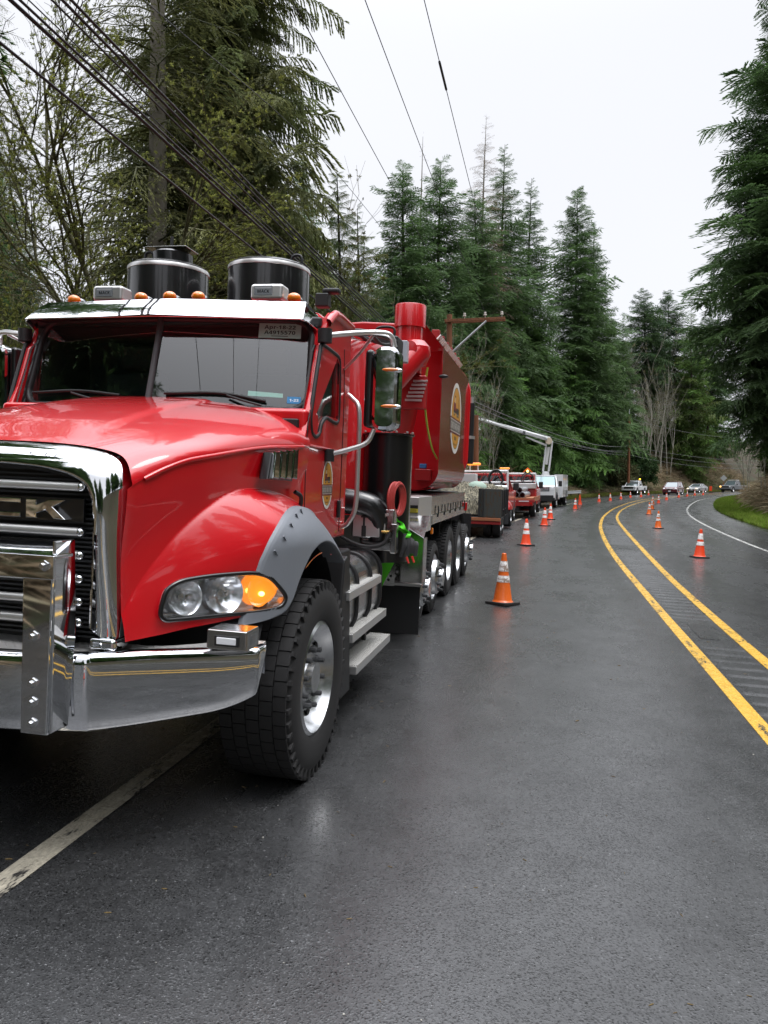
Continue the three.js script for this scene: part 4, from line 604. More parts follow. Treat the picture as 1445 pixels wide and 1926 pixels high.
both((s) => truckWheel('front_wheel', sx(s, 1.225), WY, WZ, 0.565, 0.365, 0.315, s, 0.085, 10));
for (const [z, R, y, k] of [[-8.6, 0.47, 0.50, 0], [-9.75, 0.46, 0.48, 0], [-11.3, 0.535, 0.535, 1], [-12.52, 0.535, 0.535, 1], [-13.7, 0.46, 0.49, 0]]) both((s) => truckWheel('rear_wheel', sx(s, 1.09), y, z, R, k ? 0.27 : 0.3, 0.30, s, k ? 0.16 : 0, 10));
both((s) => { for (const z of [-11.3, -12.52]) { const g = lathe([[0.28, 0], [0.5, 0.01], [0.53, -0.03], [0.53, -0.22], [0.28, -0.24]], 'x', [sx(s, s > 0 ? 0.79 : 0.55), 0.535, z], 32); P('inner_tyre', g, M.rubber); } });
P('front_axle', rod([sx(-1, 0.85), 0.5, WZ], [sx(1, 0.85), 0.5, WZ], 0.07), M.black);
both((s) => P('frame_rail', box(sx(s, 0.36), sx(s, 0.44), 0.75, 1.02, -14.1, -2.9, 0.01), M.black));
for (const z of [-8.6, -9.75, -11.3, -12.52, -13.7]) P('rear_axle', rod([sx(-1, 0.9), 0.52, z], [sx(1, 0.9), 0.52, z], 0.09), M.black);
P('engine_block', box(sx(-1, 0.36), sx(1, 0.36), 0.55, 1.6, -4.3, -3.15, 0.05), M.black);

// --- cab
{
  const zf = -4.36, zr = -5.36, o = 1.045;
  const body = [[zf, 1.30], [zf + 0.02, 1.9], [-4.56, 2.30], [-4.74, 2.70], [-4.86, 2.785], [-5.0, 2.82], [zr + 0.06, 2.82], [zr, 2.76], [zr, 1.30]];
  const win = [[-4.50, 1.99], [-4.475, 2.1], [-4.62, 2.50], [-4.665, 2.545], [-5.02, 2.53], [-5.075, 2.48], [-5.085, 2.10], [-4.80, 2.10], [-4.70, 2.055], [-4.66, 1.99], [-4.58, 1.965]];
  both((s) => {
    const d = P('door', mir(norm(sidex(body, sx(1, o - 0.045), sx(1, o), 0.014, [win])), s), M.red);
    part(d, 'window_frame', mir(tube(win.map(([z, y]) => [sx(1, o - 0.004), y, z]), 0.014, 80, 8, true, 0.3), s), M.black);
    part(d, 'window', mir(norm(sidex(win, sx(1, o - 0.03), sx(1, o - 0.024))), s), M.glass);
    part(d, 'door_seam', mir(tube([[-4.40, 1.34], [-4.40, 1.95], [-4.45, 2.12]].map(([z, y]) => [sx(1, o + 0.0005), y, z]), 0.004, 16, 6), s), M.black);
    part(d, 'door_seam', mir(tube([[-5.2, 1.34], [-5.21, 2.2], [-5.17, 2.60]].map(([z, y]) => [sx(1, o + 0.0005), y, z]), 0.004, 16, 6), s), M.black);
    part(d, 'door_moulding', mir(tube([[-4.38, 1.905], [-4.8, 1.90], [-5.34, 1.89]].map(([z, y]) => [sx(1, o + 0.002), y, z]), 0.011, 16, 8), s), M.red);
    part(d, 'door_handle', mir(box(sx(1, o), sx(1, o + 0.02), 1.44, 1.56, -5.17, -5.12, 0.008), s), M.black);
    if (s > 0) { const e = new THREE.CircleGeometry(0.5, 48); e.scale(0.245, 0.325, 1); e.rotateY(Math.PI / 2); e.translate(sx(1, o + 0.003), 1.672, -4.87); part(d, 'decal', e, std(1, 1, 1, 0.35, { map: emblem(256, 358) }), 'oval ochre company decal'); }
    // intake vent with chrome fins on the cowl
    const v = P('hood_vent', mir(norm(sidex([[-3.79, 1.70], [-3.84, 1.84], [-4.2, 1.872], [-4.19, 1.69]], sx(1, 0.985), sx(1, 1.04), 0.01)), s), M.gloss);
    for (let k = 0; k < 4; k++) part(v, 'fin', mir(norm(sidex([[-3.83 - k * 0.092, 1.705], [-3.86 - k * 0.09, 1.845 + k * 0.008], [-3.93 - k * 0.09, 1.85 + k * 0.008], [-3.915 - k * 0.092, 1.70]], sx(1, 1.03 + k * 0.004), sx(1, 1.055 + k * 0.004), 0.008)), s), M.chrome);
    P('hood_latch', mir(tube([[sx(1, 1.05), 1.63, -4.2], [sx(1, 1.075), 1.60, -4.24], [sx(1, 1.06), 1.52, -4.27]], 0.013, 10, 8), s), M.black);
  });
  P('cab_roof', [norm(grid(24, 12, (u, v) => { const q = u * 2 - 1, z = lerp(-4.74, zr + 0.01, v); return [C0 + q * (o - 0.02), 2.70 + 0.13 * Math.sqrt(1 - Math.pow(Math.abs(q), 5) * 0.98) * Math.sqrt(smooth(-0.02, 0.25, v)) + 0.015 * Math.sin(v * 3.1), z]; })), ], M.red);
  P('windscreen_header', box(sx(-1, o - 0.03), sx(1, o - 0.03), 2.66, 2.73, -4.80, -4.70, 0.02), M.black);
  both((s) => P('roof_rail', mir(tube([[sx(1, o - 0.005), 2.70, -4.76], [sx(1, o + 0.004), 2.77, -4.87], [sx(1, o), 2.79, -5.0], [sx(1, o), 2.78, -5.34]], 0.03, 20, 8), s), M.red));
  P('cab_back', box(sx(-1, o - 0.01), sx(1, o - 0.01), 1.3, 2.76, zr + 0.004, zr + 0.05, 0.01), M.red);
  P('cab_lining', [box(sx(-1, o - 0.05), sx(1, o - 0.05), 1.34, 2.72, zr + 0.054, zr + 0.065, 0), box(sx(-1, o - 0.05), sx(1, o - 0.05), 2.66, 2.69, zr + 0.07, -4.72, 0)], M.cloth).userData.kind = 'stuff'; both((s) => P('door_lining', mir(norm(sidex([[-4.42, 1.35], [-4.46, 1.9], [-4.62, 2.30], [-4.79, 2.66], [zr + 0.07, 2.66], [zr + 0.07, 1.35]], sx(1, o - 0.062), sx(1, o - 0.05), 0, [win])), s), M.cloth));
  P('cab_floor', box(sx(-1, o - 0.05), sx(1, o - 0.05), 1.28, 1.34, zr + 0.06, -4.36, 0.005), M.black);
  P('firewall', box(sx(-1, o - 0.05), sx(1, o - 0.05), 1.33, 2.06, -4.42, -4.37, 0.01), M.black);
  P('dashboard', box(sx(-1, 0.95), sx(1, 0.95), 1.95, 2.10, -4.75, -4.45, 0.04), M.grayDark);
  // windscreen in two panes, rubber gasket, centre post
  both((s) => {
    const cb = [0, 2.12, -4.40], ct = [0, 2.685, -4.56], st = [0.95, 2.70, -4.76], sb = [0.99, 2.12, -4.60];
    const at = (u, v) => [0, 1, 2].map((k) => lerp(lerp(cb[k], sb[k], u), lerp(ct[k], st[k], u), v)), W = (u, v, out = 0) => { const q = at(u, v), bow = 0.03 * Math.sin(u * Math.PI / 2 * 1.2); return [C0 + q[0] + out * 0.25, q[1] + out * 0.25, q[2] + bow + out]; };
    P('windscreen_pane', mir(grid(14, 8, (u, v) => W(lerp(0.005, 0.99, u), lerp(0.0, 0.985, v))), s), M.screen);
    const r = 0.12, rim = []; rim.push([0.0, 0.0], [0.5, 0.0]); for (let i = 0; i <= 6; i++) { const a = rad(-90 + 15 * i); rim.push([1 - r + r * Math.cos(a), 1.6 * r + 1.6 * r * Math.sin(a)]); } rim.push([1.0, 0.5]); for (let i = 0; i <= 6; i++) { const a = rad(15 * i); rim.push([1 - r + r * Math.cos(a), 1 - 1.6 * r + 1.6 * r * Math.sin(a)]); } rim.push([0.5, 1], [0, 1]);
    P('windscreen_gasket', mir(tube(rim.map(([u, v]) => W(u, v, 0.004)), 0.021, 90, 8, false, 0.35), s), M.black);
    // red corner pieces outside the rounded gasket
    P('windscreen_pillar', mir(grid(2, 12, (u, v) => { const a = W(1.0, v, -0.004); const zd = interp([[1.9, -4.34], [2.3, -4.56], [2.7, -4.74]], a[1])[0]; return [lerp(a[0] - 0.01, sx(1, o - 0.004), u), a[1] + (v > 0.99 ? 0.03 : 0), lerp(a[2], zd, u)]; }), s), s > 0 ? M.red : M.gloss);
    // wipers
    const w0 = s > 0 ? [0.72, 0.02] : [0.30, 0.02], tip = s > 0 ? [0.12, 0.20] : [0.90, 0.20], w1 = s > 0 ? [0.50, 0.12] : [0.58, 0.12];
    const pz = (c, out) => { const q = W(c[0], c[1], out); return s > 0 ? q : [2 * C0 - q[0], q[1], q[2]]; };
    const wi = P('wiper', tube([pz(w0, 0.04), pz([lerp(w0[0], w1[0], 0.5), 0.06], 0.05), pz(w1, 0.035)], 0.008, 12, 6), M.black);
    const bl = s > 0 ? [[0.10, 0.13], [0.45, 0.15], [0.74, 0.08]] : [[0.20, 0.10], [0.55, 0.15], [0.93, 0.13]]; part(wi, 'wiper_blade', tube(bl.map((c) => pz(c, 0.022)), 0.009, 16, 6), M.black);
    if (s > 0) {
      const slip = grid(1, 1, (u, v) => { const q = W(lerp(0.655, 0.93, u), lerp(0.80, 0.975, v), 0.004); return [q[0], q[1], q[2], u, v]; });
      P('permit_slip', slip, std(1, 1, 1, 0.5, { side: THREE.DoubleSide, map: canvasTex(256, 128, (g) => { g.fillStyle = '#a9cfc6'; g.fillRect(0, 0, 256, 128); g.fillStyle = '#10201e'; g.textAlign = 'center'; g.font = 'bold 42px sans-serif'; g.fillText('Apr-18-22', 128, 52); g.fillText('A4915570', 128, 96); g.fillRect(78, 108, 100, 5); }) }), 'pale green permit slip behind the windscreen');
      const st2 = grid(1, 1, (u, v) => { const q = W(lerp(0.87, 0.955, u), lerp(0.075, 0.15, v), 0.004); return [q[0], q[1], q[2], u, v]; });
      P('date_sticker', st2, std(1, 1, 1, 0.4, { side: THREE.DoubleSide, map: canvasTex(64, 40, (g) => { g.fillStyle = '#2c7fb5'; g.fillRect(0, 0, 64, 40); g.fillStyle = '#e6eef2'; g.font = 'bold 22px sans-serif'; g.textAlign = 'center'; g.fillText('1-23', 32, 28); }) }));
      P('paper_strip', grid(1, 1, (u, v) => { const q = W(lerp(0.62, 0.84, u), lerp(0.16 - 0.01 * u, 0.215 - 0.02 * u, v), -0.02); return q; }), std(0.55, 0.72, 0.66, 0.6, { side: THREE.DoubleSide }));
    }
  });
  P('windscreen_post', rod([C0, 2.1, -4.392], [C0, 2.69, -4.553], 0.02, 0.02, 8), M.grayDark);
  // inside: seats and steering wheel
  for (const s of [0.52, -0.52]) { const t = P('seat', [box(C0 + s - 0.24, C0 + s + 0.24, 1.65, 1.8, -5.15, -4.75, 0.05), box(C0 + s - 0.24, C0 + s + 0.24, 1.75, 2.42, -5.24, -5.12, 0.05), box(C0 + s - 0.13, C0 + s + 0.13, 2.44, 2.62, -5.24, -5.14, 0.04)], M.cloth); }
  { const t = new THREE.TorusGeometry(0.21, 0.016, 8, 32); t.rotateX(rad(-60)); t.translate(C0 + 0.52, 2.06, -4.74); P('steering_wheel', t, M.black); }
  // sun visor of polished steel
  const lo = [[-1.04, 2.64, -4.74], [-0.985, 2.685, -4.545], [0, 2.683, -4.45], [0.945, 2.682, -4.555], [1.0, 2.635, -4.76]], hi = [[-1.0, 2.735, -4.87], [-0.935, 2.83, -4.715], [0, 2.83, -4.625], [0.905, 2.825, -4.725], [0.975, 2.735, -4.87]];
  const vis = []; for (let i = 0; i < 4; i++) { vis.push(norm(grid(6, 4, (u, v) => { const a = [0, 1, 2].map((k) => lerp(lo[i][k], lo[i + 1][k], u)), b = [0, 1, 2].map((k) => lerp(hi[i][k], hi[i + 1][k], u)); const q = [0, 1, 2].map((k) => lerp(a[k], b[k], v)); return [C0 + q[0], q[1] + 0.006 * Math.sin(v * Math.PI), q[2]]; }))); }
  const vs = P('sun_visor', vis, M.chrome); part(vs, 'visor_edge', tube(lo.map((q) => [C0 + q[0], q[1], q[2]]), 0.006, 40, 6, false, 0.02), M.chrome);
  P('visor_underside', grid(8, 1, (u, v) => { const q = u * 2 - 1; return [C0 + q * lerp(0.95, 0.93, v), lerp(2.681, 2.695, v), lerp(-4.39 - 0.17 * Math.abs(q), -4.58 - 0.2 * Math.abs(q), v)]; }), M.black);
  for (const q of [-0.81, -0.27, -0.05, 0.15, 0.79]) { // five amber marker lamps
    const z = -4.74 - 0.1 * Math.abs(q), y = 2.86; const b = new THREE.SphereGeometry(0.040, 16, 10); b.scale(1.15, 0.85, 1.0); b.translate(C0 + q, y + 0.012, z); const L = P('marker_lamp', b, M.amber); const t = lathe([[0.033, 0], [0.036, 0.01], [0.028, 0.09], [0.008, 0.16], [0.0001, 0.165]], 'z', [0, 0, 0], 16); t.scale(1.1, 0.8, -1); flipAny(t); t.rotateX(rad(8)); t.translate(C0 + q, y + 0.006, z - 0.005); part(L, 'lamp_housing', t, M.chrome);
  }
  const badge = canvasTex(128, 64, (g) => { g.fillStyle = '#8b9094'; g.fillRect(0, 0, 128, 64); g.fillStyle = '#16181a'; g.font = 'bold 30px sans-serif'; g.textAlign = 'center'; g.fillText('MACK', 64, 50); g.fillStyle = '#b9bdc0'; g.fillRect(6, 8, 116, 12); });
  for (const q of [-0.52, 0.62]) { const b = P('roof_lamp_box', box(C0 + q - 0.112, C0 + q + 0.112, 2.85, 2.955, -4.90, -4.76, 0.022), M.brushed); const f = new THREE.PlaneGeometry(0.125, 0.06); f.translate(C0 + q - 0.02, 2.91, -4.7575); part(b, 'badge', f, std(1, 1, 1, 0.25, { map: badge, metalness: 0.3 })); }
  P('roof_camera', [box(sx(1, 0.90), sx(1, 0.99), 2.84, 2.93, -5.0, -4.92, 0.01), box(sx(1, 0.94), sx(1, 1.06), 2.93, 2.965, -5.0, -4.93, 0.015)], M.black);
}
// mirrors
both((s) => {
  const shell = roundRect(sx(1, 1.335), sx(1, 1.505), 2.03, 2.565, 0.065, 6); const g = extr(shell, 0.10, 0.025); g.translate(0, 0, -4.93);
  const m = P('mirror', mir(norm(g), s), M.chrome); part(m, 'mirror_side', mir(box(sx(1, 1.275), sx(1, 1.333), 2.05, 2.55, -4.99, -4.84, 0.025), s), M.gloss); part(m, 'mirror_back', mir(box(sx(1, 1.29), sx(1, 1.50), 2.05, 2.55, -5.0, -4.942, 0.03), s), M.black);
  for (const y of [2.415, 2.185]) { const b = new THREE.SphereGeometry(0.05, 16, 8); b.scale(1.15, 0.26, 0.5); b.translate(sx(1, 1.45), y, -4.815); part(m, 'marker_lamp', mir(norm(b), s), M.amber); const c = new THREE.SphereGeometry(0.05, 16, 8); c.scale(1.5, 0.40, 0.42); c.translate(sx(1, 1.455), y - 0.002, -4.822); part(m, 'lamp_housing', mir(norm(c), s), M.chrome); }
  const arm = P('mirror_arm', mir(merge([tube([[sx(1, 1.06), 2.60, -4.66], [sx(1, 1.2), 2.625, -4.72], [sx(1, 1.36), 2.65, -4.82], [sx(1, 1.43), 2.64, -4.87], [sx(1, 1.455), 2.57, -4.9]], 0.018, 30, 10), tube([[sx(1, 1.06), 1.865, -4.82], [sx(1, 1.18), 1.90, -4.84], [sx(1, 1.30), 1.95, -4.86], [sx(1, 1.345), 2.04, -4.88]], 0.016, 24, 10), tube([[sx(1, 1.05), 2.47, -5.18], [sx(1, 1.2), 2.55, -5.0], [sx(1, 1.33), 2.635, -4.82]], 0.010, 16, 8)]), s), M.brushed);
  part(arm, 'arm_mount', mir(rod([sx(1, 1.06), 2.555, -4.65], [sx(1, 1.06), 2.64, -4.65], 0.045, 0.045, 16), s), M.black); part(arm, 'arm_mount', mir(rod([sx(1, 1.06), 1.82, -4.82], [sx(1, 1.06), 1.90, -4.82], 0.04, 0.04, 16), s), M.black);
  P('grab_rail', mir(tube([[sx(1, 1.06), 2.30, -5.26], [sx(1, 1.10), 2.27, -5.24], [sx(1, 1.16), 2.18, -5.2], [sx(1, 1.165), 1.8, -5.2], [sx(1, 1.16), 1.52, -5.2], [sx(1, 1.10), 1.40, -5.24], [sx(1, 1.05), 1.37, -5.26]], 0.017, 40, 10), s), M.brushed);
});
// air cleaner drums above the cab
for (const [x, cap] of [[-3.24, 1], [-2.335, 0]]) {
  const d = P('filter_drum', lathe([[0.335, 2.5], [0.335, 3.40], [0.332, 3.415], [0.30, 3.435], [0.20, 3.455], [0.0001, 3.46]], 'y', [x, 0, -6.1], 48), M.gloss);
  part(d, 'lid_band', lathe([[0.336, 3.375], [0.339, 3.378], [0.339, 3.402], [0.336, 3.408]], 'y', [x, 0, -6.1], 48), M.brushed);
  if (cap) { part(d, 'cap', lathe([[0.17, 3.44], [0.17, 3.54], [0.15, 3.555], [0.0001, 3.56]], 'y', [x + 0.03, 0, -6.1], 32), M.gloss); part(d, 'rain_flap', box(x - 0.16, x + 0.21, 3.575, 3.585, -6.22, -5.98, 0.003), M.steel); part(d, 'antenna', rod([x + 0.02, 3.55, -6.1], [x + 0.02, 3.70, -6.1], 0.012), M.black); part(d, 'lift_eye', tube([[x - 0.17, 3.44, -6.0], [x - 0.16, 3.53, -6.0], [x - 0.10, 3.53, -6.0], [x - 0.09, 3.45, -6.0]], 0.012, 12, 6), M.black); }
  else part(d, 'lift_eye', tube([[x + 0.18, 3.43, -6.1], [x + 0.2, 3.51, -6.1], [x + 0.27, 3.51, -6.1], [x + 0.28, 3.41, -6.1]], 0.012, 12, 6), M.black);
}

// --- behind the cab: steps, tank, pump gear
both((s) => {
  P('fuel_tank', mir(norm(extr(roundRect(sx(1, 0.50), sx(1, 1.165), 0.60, 1.135, 0.17, 8), 1.24, 0.02).translate(0, 0, -6.16)), s), M.alu);
  for (const z of [-5.30, -5.72, -6.08]) P('tank_strap', mir(tube([...roundRect(sx(1, 0.51), sx(1, 1.172), 0.593, 1.142, 0.17, 8)].map(([x, y]) => [x, y, z]), 0.016, 90, 6, true, 0.2), s), M.black);
  for (const [y, z0, z1, o0, o1] of [[0.965, -4.93, -5.92, 1.05, 1.215], [0.655, -5.06, -6.17, 1.03, 1.215], [0.40, -5.2, -6.38, 1.03, 1.215]]) {
    const st = P('step', mir(box(sx(1, o0), sx(1, o1), y - 0.065, y - 0.004, z1, z0, 0.006), s), M.brushed);
    const ribs = []; for (let x = o0 + 0.012; x < o1 - 0.008; x += 0.0165) ribs.push(mir(box(sx(1, x), sx(1, x + 0.009), y - 0.004, y + 0.002, z1 + 0.01, z0 - 0.01, 0), s)); const rb = part(st, 'step_ribs', ribs, M.treadStep); rb.userData.kind = 'stuff';
  }
  P('fender_extension', mir(norm(sidex([[-4.72, 0.25], [-4.80, 0.9], [-4.86, 1.18], [-4.93, 1.20], [-5.02, 1.06], [-5.06, 0.7], [-5.12, 0.25]], sx(1, 0.80), sx(1, 1.19), 0.012)), s), M.black);
  P('step_hanger', mir(merge([box(sx(1, 1.04), sx(1, 1.07), 0.34, 0.95, -5.35, -5.30, 0.004), box(sx(1, 1.04), sx(1, 1.07), 0.34, 0.95, -6.10, -6.05, 0.004)]), s), M.black).userData.kind = 'stuff';
});
P('battery_cover', box(sx(1, 0.9), sx(1, 1.12), 1.0, 1.22, -5.28, -5.0, 0.02), M.black);
{ // the two drums' housings and the pump gear
  P('machine_block', box(sx(-1, 1.1), sx(1, 0.78), 1.05, 2.62, -7.0, -5.75, 0.06), M.black);
  P('drum_neck', rod([-3.24, 2.4, -6.1], [-3.24, 2.6, -6.1], 0.3), M.black); P('drum_neck', rod([-2.335, 2.4, -6.1], [-2.335, 2.6, -6.1], 0.3), M.black);
  P('red_vessel', lathe([[0.52, 1.4], [0.52, 2.80], [0.47, 2.88], [0.30, 2.93], [0.0001, 2.95]], 'y', [-1.93, 0, -6.75], 48), M.red);
  const ves = P('red_canister', lathe([[0.20, 2.6], [0.20, 2.98], [0.23, 2.985], [0.23, 3.01], [0.0001, 3.02]], 'y', [-1.86, 0, -7.25], 32), M.red);
  part(ves, 'clamp_band', lathe([[0.203, 2.87], [0.21, 2.875], [0.21, 2.9], [0.203, 2.905]], 'y', [-1.86, 0, -7.25], 32), M.brass);
  for (let k = 0; k < 5; k++) P('hydraulic_hose', tube([[-1.95 + 0.07 * k, 2.80, -5.7], [-1.8 + 0.08 * k, 2.93 + 0.03 * Math.sin(k * 3), -6.3], [-1.72 + 0.06 * k, 2.95 + 0.04 * Math.sin(k * 2), -6.9], [-1.66 + 0.03 * k, 3.02 + 0.02 * k, -7.7]], 0.017, 30, 7), M.black);
  P('manifold', box(-1.78, -1.5, 2.97, 3.12, -7.75, -7.45, 0.02), M.black); P('valve_handle', tube([[-1.75, 3.12, -7.6], [-1.74, 3.22, -7.6], [-1.58, 3.22, -7.6], [-1.57, 3.12, -7.6]], 0.014, 20, 6), M.black);
  P('junction_box', box(-1.70, -1.58, 3.0, 3.24, -8.5, -8.38, 0.01), std(0.42, 0.45, 0.5, 0.4));
  const bc = P('blower_silencer', lathe([[0.205, 1.02], [0.205, 2.08], [0.222, 2.085], [0.222, 2.10], [0.0001, 2.105]], 'y', [-1.345, 0, -6.45], 40), M.gloss);
  for (let k = 0; k < 12; k++) { const a = k / 12 * 6.283, g = lathe([[0.011, 0], [0.011, 0.014], [0.0001, 0.016]], 'y', [-1.345 + 0.208 * Math.cos(a), 2.105, -6.45 + 0.208 * Math.sin(a)], 6); part(bc, 'flange_bolt', g, M.brushed); }
  P('exhaust_elbow', [tube([[-2.2, 1.52, -6.05], [-1.7, 1.53, -6.05], [-1.42, 1.50, -6.08], [-1.33, 1.40, -6.12], [-1.32, 1.22, -6.15]], 0.105, 40, 20)], M.gloss);
  // level gauge: a pale strip with dark ticks beside a sight tube
  const ga = P('level_gauge', box(-1.265, -1.218, 1.22, 1.985, -6.66, -6.64, 0.004), std(0.62, 0.63, 0.62, 0.5)); for (let k = 0; k < 6; k++) part(ga, 'tick', box(-1.25, -1.233, 1.27 + k * 0.125, 1.285 + k * 0.125, -6.641, -6.636, 0), M.black);
  part(ga, 'scale_strip', (() => { const g = new THREE.PlaneGeometry(0.05, 0.76); g.translate(-1.19, 1.60, -6.635); return g; })(), std(1, 1, 1, 0.5, { map: canvasTex(32, 512, (g) => { g.fillStyle = '#c9c9c0'; g.fillRect(0, 0, 32, 512); g.fillStyle = '#1a1a16'; for (let i = 0; i < 30; i++) g.fillRect(4, 30 + i * 16, i % 5 ? 14 : 26, 8); g.fillStyle = '#cbb429'; g.fillRect(0, 0, 32, 26); }) }));
  // hose coil, control box, stretch of yellow-green cloth with gloves hung on it
  const coil = P('air_hose_coil', (() => { const L = []; for (let k = 0; k < 6; k++) { const t = new THREE.TorusGeometry(0.112 - 0.003 * (k % 2), 0.0115, 8, 40); t.scale(1, 1.18, 1); t.rotateY(rad(74)); t.rotateX(0.03 * (k - 2)); t.translate(-1.215 + 0.006 * k, 1.555 + 0.004 * Math.sin(k * 2.2), -6.16 - 0.012 * k); L.push(t); } return L; })(), M.hoseRed); coil.userData.kind = 'stuff';
  const cb = P('control_box', box(-1.54, -1.19, 1.235, 1.475, -6.18, -6.06, 0.01), M.steel); part(cb, 'box_door', box(-1.525, -1.30, 1.245, 1.445, -6.058, -6.03, 0.008), M.brushed);
  part(cb, 'latch', [box(-1.455, -1.405, 1.40, 1.412, -6.03, -6.015, 0.002), box(-1.438, -1.422, 1.25, 1.40, -6.03, -6.018, 0.003), box(-1.448, -1.412, 1.245, 1.335, -6.032, -6.02, 0.004)], M.black); part(cb, 'valve', rod([-1.285, 1.292, -6.045], [-1.225, 1.292, -6.045], 0.013), M.brass); part(cb, 'pipe', rod([-1.265, 1.30, -6.05], [-1.265, 1.42, -6.05], 0.008), M.brushed); part(cb, 'bolt', rod([-1.25, 1.43, -6.06], [-1.25, 1.43, -6.04], 0.012), M.brushed);
  const stick = new THREE.PlaneGeometry(0.068, 0.072); stick.translate(-1.34, 1.403, -6.0285); part(cb, 'warning_sticker', stick, std(1, 1, 1, 0.5, { map: canvasTex(96, 96, (g) => { g.fillStyle = '#d9dee2'; g.fillRect(0, 0, 96, 96); g.fillStyle = '#c02a2a'; g.font = 'bold 34px sans-serif'; g.textAlign = 'center'; g.fillText('TAG', 48, 38); g.fillText('AIR', 48, 72); g.fillRect(42, 78, 10, 12); }) }));
  P('control_bracket', [box(-1.46, -1.20, 1.135, 1.225, -6.12, -6.08, 0.006), box(-1.215, -1.165, 1.12, 1.36, -6.14, -6.05, 0.008)], M.steel).userData.kind = 'stuff';
  P('drain_hose', tube([[-1.62, 1.24, -6.02], [-1.5, 1.19, -6.0], [-1.38, 1.17, -5.99], [-1.26, 1.20, -6.0], [-1.21, 1.29, -6.03]], 0.017, 30, 8), M.black);
  P('hopper', norm(extr([[-1.75, 1.13], [-1.19, 1.13], [-1.27, 1.02], [-1.45, 0.98], [-1.75, 1.04]], 0.25, 0.01).translate(0, 0, -6.55)), M.black);
  const R = rng(4), limeFold = grid(14, 10, (u, v) => [lerp(-1.215, -1.09, u), lerp(1.36, 1.24, u) + lerp(0.035, -0.035, v) + 0.008 * Math.sin(v * 9 + u * 4), -6.3 + 0.03 * Math.sin(v * 7 + u * 11)]); P('lime_cloth', flip(limeFold), std(0.12, 0.75, 0.03, 0.7, { side: THREE.DoubleSide }));
  const gl = []; for (let k = 0; k < 7; k++) gl.push(tube([[-1.14 + 0.016 * k, 1.27 - 0.012 * k, -6.3 + 0.02 * (R() - 0.5)], [-1.15 + 0.017 * k + 0.02 * R(), 1.18, -6.28], [-1.155 + 0.018 * k + 0.03 * (R() - 0.5), 1.07 + 0.05 * R(), -6.29]], 0.017, 10, 7)); const glove = P('work_gloves', gl, M.cloth); glove.userData.kind = 'stuff';
  for (const [x, y] of [[-1.115, 1.075], [-1.07, 1.085]]) P('red_toggle', rod([x, y, -6.28], [x + 0.022, y - 0.05, -6.27], 0.011, 0.008, 8), std(0.6, 0.03, 0.02, 0.5));
  P('lime_panel', norm(extr([[-1.50, 0.74], [-1.50, 1.10], [-1.28, 1.02], [-1.42, 0.72]], 0.01, 0).translate(0, 0, -6.72)), M.lime);
  { // perforated guard in front of the steel mudguard
    const holes = []; for (let j = 0; j < 6; j++) for (let i = 0; i < 5; i++) { const cx = -1.655 + i * 0.046 + (j % 2) * 0.023, cy = 0.70 + j * 0.041; if (cx < -1.475 && cx > -1.68 + (cy - 0.68) * 0.5) holes.push(Array.from({ length: 6 }, (_, k) => [cx + 0.016 * Math.cos(k * Math.PI / 3), cy + 0.016 * Math.sin(k * Math.PI / 3)])); }
    P('perforated_guard', norm(extr([[-1.72, 0.64], [-1.455, 0.64], [-1.455, 0.96], [-1.49, 0.96]], 0.006, 0, holes).translate(0, 0, -7.56)), M.steel);
  }
}
